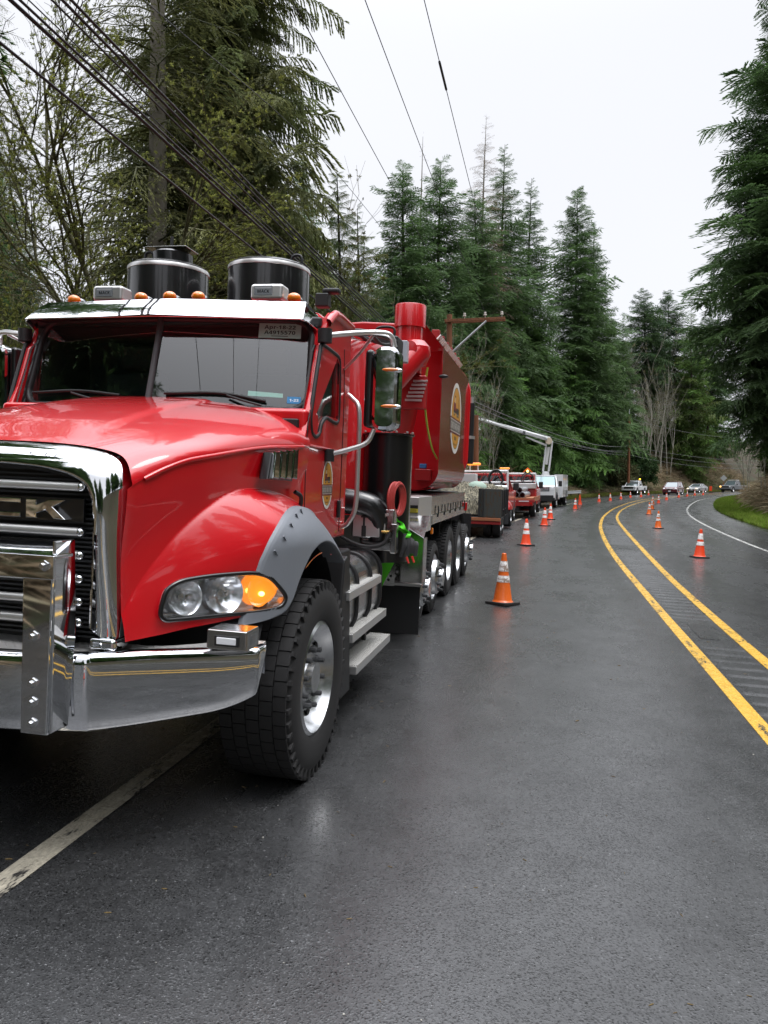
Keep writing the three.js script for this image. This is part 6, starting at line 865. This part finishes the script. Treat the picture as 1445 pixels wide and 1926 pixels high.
{ // tandem tipping trailer with gravel, standing tail-on
  const t = thing('gravel_trailer', 'black steel tipping trailer of gravel with one tail door open', 'trailer', [-2.33, yAt(-2.33, -24), -24.0]); t.rotation.z = -0.03;
  const W = 1.0; for (const s of [1, -1]) { part(t, 'side_wall', box(s * (W - 0.04), s * W, 0.62, 1.42, -1.75, 1.60, 0.01), M.weathered); for (const z of [-1.6, -0.6, 0.4, 1.5]) part(t, 'stake', box(s * W, s * (W + 0.05), 0.62, 1.40, z - 0.04, z + 0.04, 0.005), M.black); for (const z of [0.98, 0.02]) smallWheel(t, s * (W - 0.02), z, 0.385, 0.24, s); smallWheel(t, s * (W - 0.30), 0.98, 0.385, 0.22, s); }
  part(t, 'floor', box(-W, W, 0.56, 0.62, -1.75, 1.62, 0.01), M.black); part(t, 'front_wall', box(-W, W, 0.6, 1.42, -1.78, -1.74, 0.01), M.weathered);
  const door = part(t, 'tail_door', box(0.36, W + 0.02, 0.60, 1.43, 1.605, 1.65, 0.01), M.weathered); part(door, 'door_frame', [box(0.345, 0.40, 0.60, 1.43, 1.655, 1.69, 0.004), box(0.47, 0.50, 0.62, 1.42, 1.652, 1.70, 0.004)], M.black).userData.kind = 'stuff';
  part(t, 'rear_sill', box(-W, W, 0.50, 0.59, 1.60, 1.70, 0.01), M.wood); part(t, 'rear_beam', box(-W, W, 0.40, 0.49, 1.55, 1.66, 0.01), M.redFrame); part(t, 'chassis', box(-0.6, 0.6, 0.3, 0.55, -3.2, 1.5, 0.01), M.black); part(t, 'mudguard', box(W - 0.32, W + 0.03, 0.80, 0.83, -0.45, 1.45, 0.01), M.black);
  const heap = grid(40, 40, (u, v) => { const x = lerp(-W + 0.05, W - 0.05, u), z = lerp(1.55, -1.7, v); const d = fbm(x * 2.2, 2, z * 2.2, 4) * 0.16; return [x, 0.64 + 0.60 * smooth(-0.10, 0.55, v) * (0.75 + 0.25 * Math.sin(u * Math.PI)) + 0.34 * smooth(0.0, 0.04, v) + d + 0.02 * Math.sin(u * 91) * Math.sin(v * 87), z]; }); part(t, 'gravel_load', heap, M.gravel);
  const lid = part(t, 'rolled_tarp', rod([-W, 1.46, -1.5], [W, 1.46, -1.5], 0.07, 0.07, 10), M.white);
  part(t, 'tarp_bow', tube([[-0.9, 1.42, 1.2], [-0.9, 1.52, 0.4], [-0.7, 1.50, -0.8]], 0.03, 20, 6), M.white); part(t, 'load_bag', (() => { const g = new THREE.SphereGeometry(0.25, 16, 10); g.scale(1.3, 0.9, 1); g.translate(0.15, 1.42, 0.1); return norm(g); })(), std(0.30, 0.40, 0.33, 0.6)); 
}
function rack(t, z, y0, y1, w, arrow) { // headache rack with an orange light bar and a mesh of bars
  const bars = [[-w, y0, z, -w, y1, z], [w, y0, z, w, y1, z], [-w, y1, z, w, y1, z], [-w, (y0 + y1) / 2 - 0.02, z, w, (y0 + y1) / 2 - 0.02, z]]; part(t, 'rack_frame', bars.map((b) => rod(b.slice(0, 3), b.slice(3), 0.04, 0.04, 8)), M.white);
  const mesh = []; for (let k = 0; k < 9; k++) { const x0 = lerp(-w, w, k / 9), x1 = lerp(-w, w, (k + 1) / 9), a = (y0 + y1) / 2, b = y1; mesh.push(rod([x0, k % 2 ? a : b, z], [x1, k % 2 ? b : a, z], 0.018, 0.018, 5)); } part(t, 'rack_mesh', mesh, M.redFrame).userData.kind = 'stuff';
}
{ // red dual-wheel pickup drawing the trailer
  const t = pickup('red_pickup', 'red crew-cab pickup with dual rear wheels drawing the gravel trailer', 'pickup truck', { pos: [-2.38, yAt(-2.38, -29.9), -29.85], turn: rad(178.5), body: M.redOld, w: 2.02, zf: 2.05, zr: -2.0, front: 3.0, cowl: 1.55, cabRear: -0.75, bed: -3.1, bedW: 2.05, dually: 1, roof: 1.86, belt: 1.22, hood: 1.30, R: 0.40, mirH: 0.34 });
  rack(t, -0.85, 1.2, 2.0, 0.95); const lb = part(t, 'light_bar', box(0.05, 0.55, 2.22, 2.32, -0.95, -0.7, 0.04), M.amberLit); for (const x of [0.15, 0.45]) part(lb, 'bar_leg', rod([x, 2.0, -0.83], [x, 2.22, -0.83], 0.025), M.white);
  for (let k = 0; k < 3; k++) { const g = new THREE.TorusGeometry(0.26 + 0.03 * k, 0.028, 8, 32); g.rotateY(0.5 + 0.1 * k); g.translate(-0.55, 1.72, -1.15 - 0.05 * k); part(t, 'hose_loop', g, M.black); }
  part(t, 'tool_locker', box(0.15, 0.95, 1.2, 1.9, -1.6, -0.95, 0.02), std(0.55, 0.56, 0.55, 0.5)); part(t, 'tool_box', box(-0.9, 0.1, 1.15, 1.45, -1.35, -0.92, 0.02), M.brushed);
  for (const s of [1, -1]) part(t, 'mud_flap', box(s * 0.75, s * 1.12, 0.12, 0.6, -2.62, -2.6, 0), M.grayDark);
}
const pipes = [];
{ // red flatbed with pipes
  const t = pickup('red_flatbed', 'red flatbed truck carrying bare metal pipes ahead of the red pickup', 'flatbed truck', { pos: [-1.55, yAt(-1.55, -39), -39.2], turn: rad(177.4), body: M.redOld, w: 2.02, zf: 2.75, zr: -2.85, tail: -4.2, front: 3.7, cowl: 2.2, cabRear: 0.55, roof: 1.92, belt: 1.25, hood: 1.32, R: 0.41, mirH: 0.38, cuts: [[0.08, 0.86]] });
  part(t, 'bed_fender', box(-1.0, 1.0, 0.7, 1.3, 0.0, 0.5, 0.08), M.redOld);
  const dk = part(t, 'deck', box(-1.15, 1.15, 0.80, 0.90, -4.2, 0.0, 0.01), M.wood); part(dk, 'deck_edge', box(-1.19, 1.19, 0.70, 0.82, -4.3, -4.2, 0.01), M.redFrame); for (const s of [1, -1]) part(dk, 'side_rail', box(s * 1.15, s * 1.19, 0.74, 0.95, -4.2, 0.0, 0.01), M.wood); part(dk, 'reflector_strip', box(-0.95, -0.5, 0.74, 0.78, -4.312, -4.302, 0), M.white); part(t, 'dovetail', norm(sidex([[-4.3, 0.55], [-4.3, 0.75], [-3.3, 0.78], [-2.2, 0.62]], -1.1, 1.1, 0.01)), M.redFrame);
  for (const s of [1, -1]) { smallWheel(t, s * 1.14, -2.85, 0.41, 0.25, s); smallWheel(t, s * 0.85, -2.85, 0.41, 0.25, s); part(t, 'tail_lamp', box(s * 0.95, s * 1.1, 0.62, 0.70, -4.325, -4.30, 0), M.tailRed); }
  const pm = std(0.50, 0.53, 0.56, 0.32, { metalness: 0.8 }); for (const [x, y, z1] of [[-0.62, 1.02, 0.0], [-0.36, 1.04, -0.1], [-0.10, 1.02, 0.0], [-0.23, 1.25, -0.1], [-0.49, 1.25, 0]]) { const p = lathe([[0.12, 0], [0.13, 0], [0.13, 3.7], [0.12, 3.7], [0.115, 0.05]], 'z', [x, y, -3.9 + z1], 24); solo_pipe(t, p, pm); }
  function solo_pipe(tt, g, m) { tt.updateMatrixWorld(true); g.applyMatrix4(tt.matrixWorld); pipes.push([g, m]); }
  rack(t, 0.42, 1.3, 2.05, 0.95); const lb = part(t, 'light_bar', box(0.35, 0.85, 2.27, 2.36, 0.3, 0.52, 0.04), M.amberLit); for (const x of [0.45, 0.75]) part(lb, 'bar_leg', rod([x, 2.05, 0.42], [x, 2.28, 0.42], 0.025), M.white);
  const g = new THREE.TorusGeometry(0.30, 0.028, 8, 32); g.translate(-0.55, 1.78, 0.22); part(t, 'hose_loop', g, M.black); const g2 = new THREE.TorusGeometry(0.27, 0.028, 8, 32); g2.rotateY(0.4); g2.translate(-0.6, 1.76, 0.12); part(t, 'hose_loop', g2, M.black);
  const tri = extr([[-0.26, 0], [0, 0.26], [0.26, 0], [0.2, 0], [0, 0.19], [-0.2, 0]], 0.05, 0); tri.translate(-0.55, 2.1, 0.4); part(t, 'folded_sign', norm(tri), std(0.75, 0.14, 0.02, 0.5)); const bb = new THREE.SphereGeometry(0.06, 12, 8); bb.translate(-0.55, 2.17, 0.38); part(t, 'beacon', bb, M.bulb);
  part(t, 'headboard_box', box(0.35, 1.05, 1.65, 2.25, -0.5, -0.05, 0.02), std(0.42, 0.40, 0.36, 0.7)); part(t, 'timber_stack', box(0.35, 0.75, 1.2, 1.64, -0.5, -0.1, 0.01), std(0.42, 0.30, 0.14, 0.8)); part(t, 'tool_box', box(-1.0, 0.3, 1.3, 1.55, -0.25, 0.3, 0.02), M.brushed);
  part(t, 'exhaust', rod([-0.9, 0.3, -3.6], [-0.2, 0.3, -3.5], 0.09, 0.09, 12), M.steel);
}

pipes.forEach(([g, m], i) => solo('metal_pipe', norm(g), m, ['bare metal pipe on the flatbed deck, outermost by the roadside', 'bare metal pipe on the flatbed deck, second in from the road', 'bare metal pipe on the flatbed deck, third in from the road', 'inner bare metal pipe of the upper pair on the flatbed', 'outer bare metal pipe of the upper pair on the flatbed'][i], 'pipe', 'pipes on the flatbed'));
{ // white bucket truck, nose towards the camera, boom folded out to the left
  const t = pickup('bucket_truck', 'white bucket truck facing the camera with its boom raised to the left', 'bucket truck', { pos: [-0.15, yAt(-0.2, -54), -54.2], turn: rad(-6.2), body: M.white, w: 2.06, zf: 2.6, zr: -2.75, tail: -4.0, front: 3.65, cowl: 2.0, cabRear: 0.35, roof: 2.05, belt: 1.32, hood: 1.48, R: 0.44, mirH: 0.42, grilleM: M.grayDark, screen: std(0.30, 0.42, 0.44, 0.12, { metalness: 0.2 }), cuts: [[0.08, 0.86]] });
  part(t, 'push_bar', box(-0.95, 0.95, 0.42, 0.82, 3.70, 3.80, 0.05), M.black);
  for (const s of [1, -1]) { part(t, 'arch_trim', (() => { const g = new THREE.TorusGeometry(0.53, 0.05, 8, 20, Math.PI); g.rotateY(Math.PI / 2); g.translate(s * 1.02, 0.44, 2.6); return norm(g); })(), M.black); smallWheel(t, s * 1.17, -2.75, 0.44, 0.25, s); smallWheel(t, s * 0.86, -2.75, 0.44, 0.25, s); const b = part(t, 'service_body', norm(sidex([[0.15, 0.62], [0.15, 2.18], [-3.9, 2.18], [-3.9, 0.62], [-3.3, 0.62], [-3.2, 1.0], [-2.3, 1.0], [-2.2, 0.62]], s > 0 ? 0.62 : -1.2, s > 0 ? 1.2 : -0.62, 0.02)), M.white); for (let k = 0; k < 3; k++) part(b, 'locker_door', norm(sidex([[0.05 - k * 1.3, 1.08], [0.05 - k * 1.3, 2.10], [-1.1 - k * 1.3, 2.10], [-1.1 - k * 1.3, 1.08]], s > 0 ? 1.2 : -1.215, s > 0 ? 1.215 : -1.2)), M.white); }
  part(t, 'service_bed', box(-0.6, 0.6, 0.7, 0.95, -3.9, 0.15, 0.01), M.grayDark);
  // turntable, lower arm standing up, upper arm reaching left and down to the bucket (in world axes, brought back to the truck's own)
  t.updateMatrixWorld(true); const inv = t.matrixWorld.clone().invert(), W = (p) => V(...p).applyMatrix4(inv).toArray();
  const base = [-0.15, 2.1, -56.2], foot = [-0.12, 2.55, -56.2], knee = [0.12, 4.72, -56.2], tip = [-4.55, 6.05, -52.5];
  part(t, 'turntable', [rod(W([base[0], 1.0, base[2]]), W(base), 0.30, 0.26, 16), rod(W(base), W(foot), 0.34, 0.22, 16)], M.white);
  for (const s of [1, -1]) { const off = (p) => { const q = W(p); q[0] += s * 0.2; return q; }; part(t, 'lower_arm', rod(off(foot), off(knee), 0.075, 0.065, 8), M.white); } part(t, 'lower_ram', rod(W([foot[0], foot[1] + 0.5, foot[2]]), W([lerp(foot[0], knee[0], 0.8), lerp(foot[1], knee[1], 0.8), knee[2]]), 0.13, 0.12, 10), std(0.6, 0.6, 0.58, 0.5));
  part(t, 'elbow', (() => { const g = rod(W([knee[0] - 0.05, knee[1], knee[2] - 0.25]), W([knee[0] - 0.05, knee[1], knee[2] + 0.25]), 0.24, 0.24, 16); return g; })(), std(0.62, 0.52, 0.40, 0.6));
  const ub = part(t, 'upper_boom', rod(W([knee[0] - 0.05, knee[1] + 0.12, knee[2]]), W(tip), 0.20, 0.12, 4), M.white); part(ub, 'boom_ram', rod(W([-0.1, 4.4, -56.1]), W([-1.5, 4.95, -55.0]), 0.07, 0.06, 8), M.white); part(ub, 'boom_band', rod(W([-1.62, 5.2, -54.8]), W([-1.75, 5.24, -54.7]), 0.19, 0.19, 4), M.grayDark);
  part(t, 'bucket', box(W(tip)[0] - 0.65, W(tip)[0] + 0.05, W(tip)[1] - 1.05, W(tip)[1] + 0.1, W(tip)[2] - 0.35, W(tip)[2] + 0.35, 0.06), M.white);
}
// ---------------------------------------------------------------- roadside
{ // guardrail behind the bucket truck
  const t = thing('guardrail', 'short galvanised guardrail running out from behind the bucket truck', 'guardrail'); const zA = -87, zB = -58, f = (z) => X.el(z) - 1.35, pr = [[0, 0], [0.04, 0.06], [-0.02, 0.12], [-0.02, 0.18], [0.04, 0.24], [0, 0.31]];
  part(t, 'rail', grid(24, 5, (u, v, i, j) => { const z = lerp(zA, zB, u); return [f(z) + pr[j][0], roadY(f(z), z) + 0.50 + pr[j][1], z]; }), std(0.52, 0.54, 0.55, 0.35, { metalness: 0.6, side: THREE.DoubleSide })); for (let z = zA + 0.6; z < zB; z += 3.8) part(t, 'post', box(f(z) - 0.18, f(z) - 0.04, -0.3, roadY(f(z), z) + 0.78, z - 0.08, z + 0.08, 0.01), M.bark);
}
{ // diamond warning sign seen from behind, and an orange work sign at the end of the cones
  const t = thing('diamond_sign', 'bare back of a diamond road sign on a post beyond the queue', 'road sign', [31.9, landY(31.9, -152.5), -152.5]); const y0 = t.position.y; const top = 3.15 - y0; part(t, 'post', box(-0.05, 0.05, -0.5, top - 0.3, -0.06, 0.0, 0.01), M.wood); const p = box(-0.42, 0.42, -0.42, 0.42, 0, 0.015, 0); p.rotateZ(Math.PI / 4); p.translate(0, top - 0.55, 0.01); part(t, 'panel', p, std(0.50, 0.52, 0.53, 0.4, { metalness: 0.5 }));
  const o = thing('work_sign', 'small orange roadwork marker at the far end of the cones', 'road sign', [25.6, yAt(25.6, -131.5), -131.5]); part(o, 'panel', box(-0.2, 0.2, 0.35, 1.1, -0.01, 0.01, 0.005), M.coneNew); part(o, 'foot', box(-0.3, 0.3, 0, 0.08, -0.2, 0.2, 0.02), M.coneBase); part(o, 'post', rod([0, 0.05, -0.03], [0, 1.2, -0.03], 0.025), M.black);
}
function pole(name, label, x, z, top, r) { const t = thing(name, label, 'utility pole', [x, 0, z]), b = landY(x, z) - 0.6; part(t, 'shaft', rod([0, b, 0], [0, top, 0], r, r * 0.72, 16), M.pole); return t; }
M.pole = std(0.40, 0.165, 0.08, 0.85, { map: rep(dataTex(128, (i, j) => { const v = 0.7 + 0.5 * (n128(i * 4, j * 0.25) - 0.5); return [v, v * 0.97, v * 0.92]; }, true), 2, 1), bumpMap: rep(fineBump, 6, 2), bumpScale: 0.006 });
M.ceramic = std(0.55, 0.52, 0.46, 0.25); M.galv = std(0.52, 0.54, 0.56, 0.4, { metalness: 0.7 });
{
  const a = pole('utility_pole', 'utility pole behind the tank with a one-sided wooden crossarm', -4.4, -35, 9.35, 0.17);
  for (const dz of [0.15, -0.15]) part(a, 'crossarm', box(-0.2, 2.5, 8.98, 9.11, dz - 0.05, dz + 0.05, 0.008), M.pole); part(a, 'brace', rod([1.68, 8.95, 0.22], [0.05, 7.55, 0.16], 0.05, 0.05, 4), M.galv);
  for (const x of [0.70, 1.62, 2.36]) { const i = part(a, 'insulator', lathe([[0.02, 9.1], [0.025, 9.2], [0.075, 9.21], [0.07, 9.25], [0.04, 9.27], [0.06, 9.30], [0.045, 9.36], [0.0001, 9.37]], 'y', [x, 0, 0.15], 14), M.ceramic); }
  pole('utility_pole', 'short orange-brown utility pole standing just right of the tank', -3.42, -37.5, 5.0, 0.19);
  const c = pole('utility_pole', 'far orange-brown utility pole on the slope above the round bush', 10.9, -110.5, 11.1, 0.2); part(c, 'pole_top', rod([0, 11.1, 0], [0, 11.8, 0], 0.06, 0.05, 8), M.galv);
}
function cable(label, pts, r, m = M.wire, group = 'overhead cables', name = 'overhead_cable') { return solo(name, norm(tube(pts, r * 0.72, 60, 5)), m, label, 'cable', group); }
const sag = (a, b, s, n = 9) => Array.from({ length: n }, (_, i) => { const t = i / (n - 1); return [lerp(a[0], b[0], t), lerp(a[1], b[1], t) - s * 4 * t * (1 - t), lerp(a[2], b[2], t)]; });
[['left', -3.70, 9.0, 0.377], ['middle', -2.78, 9.5, 0.309], ['right', -2.04, 10.35, 0.155]].forEach(([n, x, y, s]) => cable({ left: 'thin power line to the insulator nearest the pole on the crossarm', middle: 'thin power line to the middle insulator of the crossarm', right: 'thin power line with a splice, to the outer insulator of the crossarm' }[n], sag([x, 9.32, -34.85], [x, y, 12], s), 0.011));
solo('line_splice', norm(rod([-2.04, 9.593, -15.6], [-2.04, 9.613, -14.6], 0.024, 0.024, 8)), M.wire, 'thick dark splice on the right-hand power line', 'line splice');
[[5.30, 0.020, 'lowest of the thick communication cables over the cab'], [5.74, 0.026, 'thick double communication cable above the lowest one'], [5.78, 0.018, 'cable lashed beside the thick double communication cable'], [5.93, 0.009, 'thin lashing wire above the thick double communication cable'], [6.15, 0.015, 'communication cable in the middle of the bundle over the cab'], [6.27, 0.022, 'thick upper communication cable meeting the top one at the pole'], [6.38, 0.022, 'topmost thick communication cable over the cab']].forEach(([y, r, l], k) => cable(l, sag([-4.3 + (k === 2 ? 0.06 : 0), y - 0.05, -34.9], [-4.3 + (k === 2 ? 0.06 : 0), y + 0.15, 8], 0.16 + 0.03 * k), r));
cable('thin slanting drop wire in front of the tall cedar', [[-4.3, 9.1, -34.9], [-4.3, 8.15, -16], [-4.3, 6.95, -7.8], [-4.3, 6.2, -3]], 0.008);
[[5.9, 7.5, 0.9, 0.026, 'upper cable from the crossarm pole to the far pole'], [5.7, 6.8, 0.9, 0.026, 'second cable from the crossarm pole to the far pole'], [5.2, 6.5, 0.6, 0.02, 'third cable from the crossarm pole to the far pole'], [5.0, 6.1, 0.5, 0.02, 'lowest cable from the crossarm pole to the far pole']].forEach(([a, b, s, r, l]) => cable(l, sag([-4.3, a, -35.1], [10.75, 1.74 + (b - 1.74) * 0.877, -110.5], s), r, M.wireGrey));
[[7.5, 5.3, 0.5, 'upper cable running on from the far pole to the right'], [6.8, 4.8, 0.6, 'middle cable running on from the far pole to the right'], [6.1, 4.2, 0.7, 'lower cable running on from the far pole to the right'], [11.8, 9.0, 0.8, 'high wire running on from the far pole to the right']].forEach(([a, b, s, l]) => cable(l, sag([10.95, 1.74 + (a - 1.74) * 0.877, -110.5], [34, b, -136], s), 0.022, M.wireGrey));

{ // grit, needles and twigs lying on the wet lane
  const R = rng(404), geo = new THREE.IcosahedronGeometry(1, 0), n = 420, im = shade(new THREE.InstancedMesh(geo, std(1, 1, 1, 0.7), n)); const m4 = new THREE.Matrix4();
  for (let i = 0; i < n; i++) { const z = -1.4 - 9 * Math.pow(R(), 1.5), x = -2.6 + 5.6 * R(), twig = R() < 0.45, s = 0.0022 + 0.004 * R() * R(); m4.compose(V(x, roadY(x, z) + s * 0.5, z), new THREE.Quaternion().setFromEuler(new THREE.Euler(twig ? 0 : R() * 3, R() * 6.28, 0)), V(twig ? s * 4 : s, s * 0.7, s * (twig ? 0.5 : 1))); im.setMatrixAt(i, m4); const c = R(); im.setColorAt(i, new THREE.Color().setRGB(...(twig ? [0.11 + 0.08 * c, 0.075 + 0.05 * c, 0.035] : [0.16 + 0.2 * c, 0.155 + 0.19 * c, 0.14 + 0.17 * c]))); }
  im.name = numbered('road_grit'); tag(im, 'scattered grit and conifer needles on the wet lane', 'grit', null, 'stuff'); scene.add(im);
}

renderer.render(scene, camera);
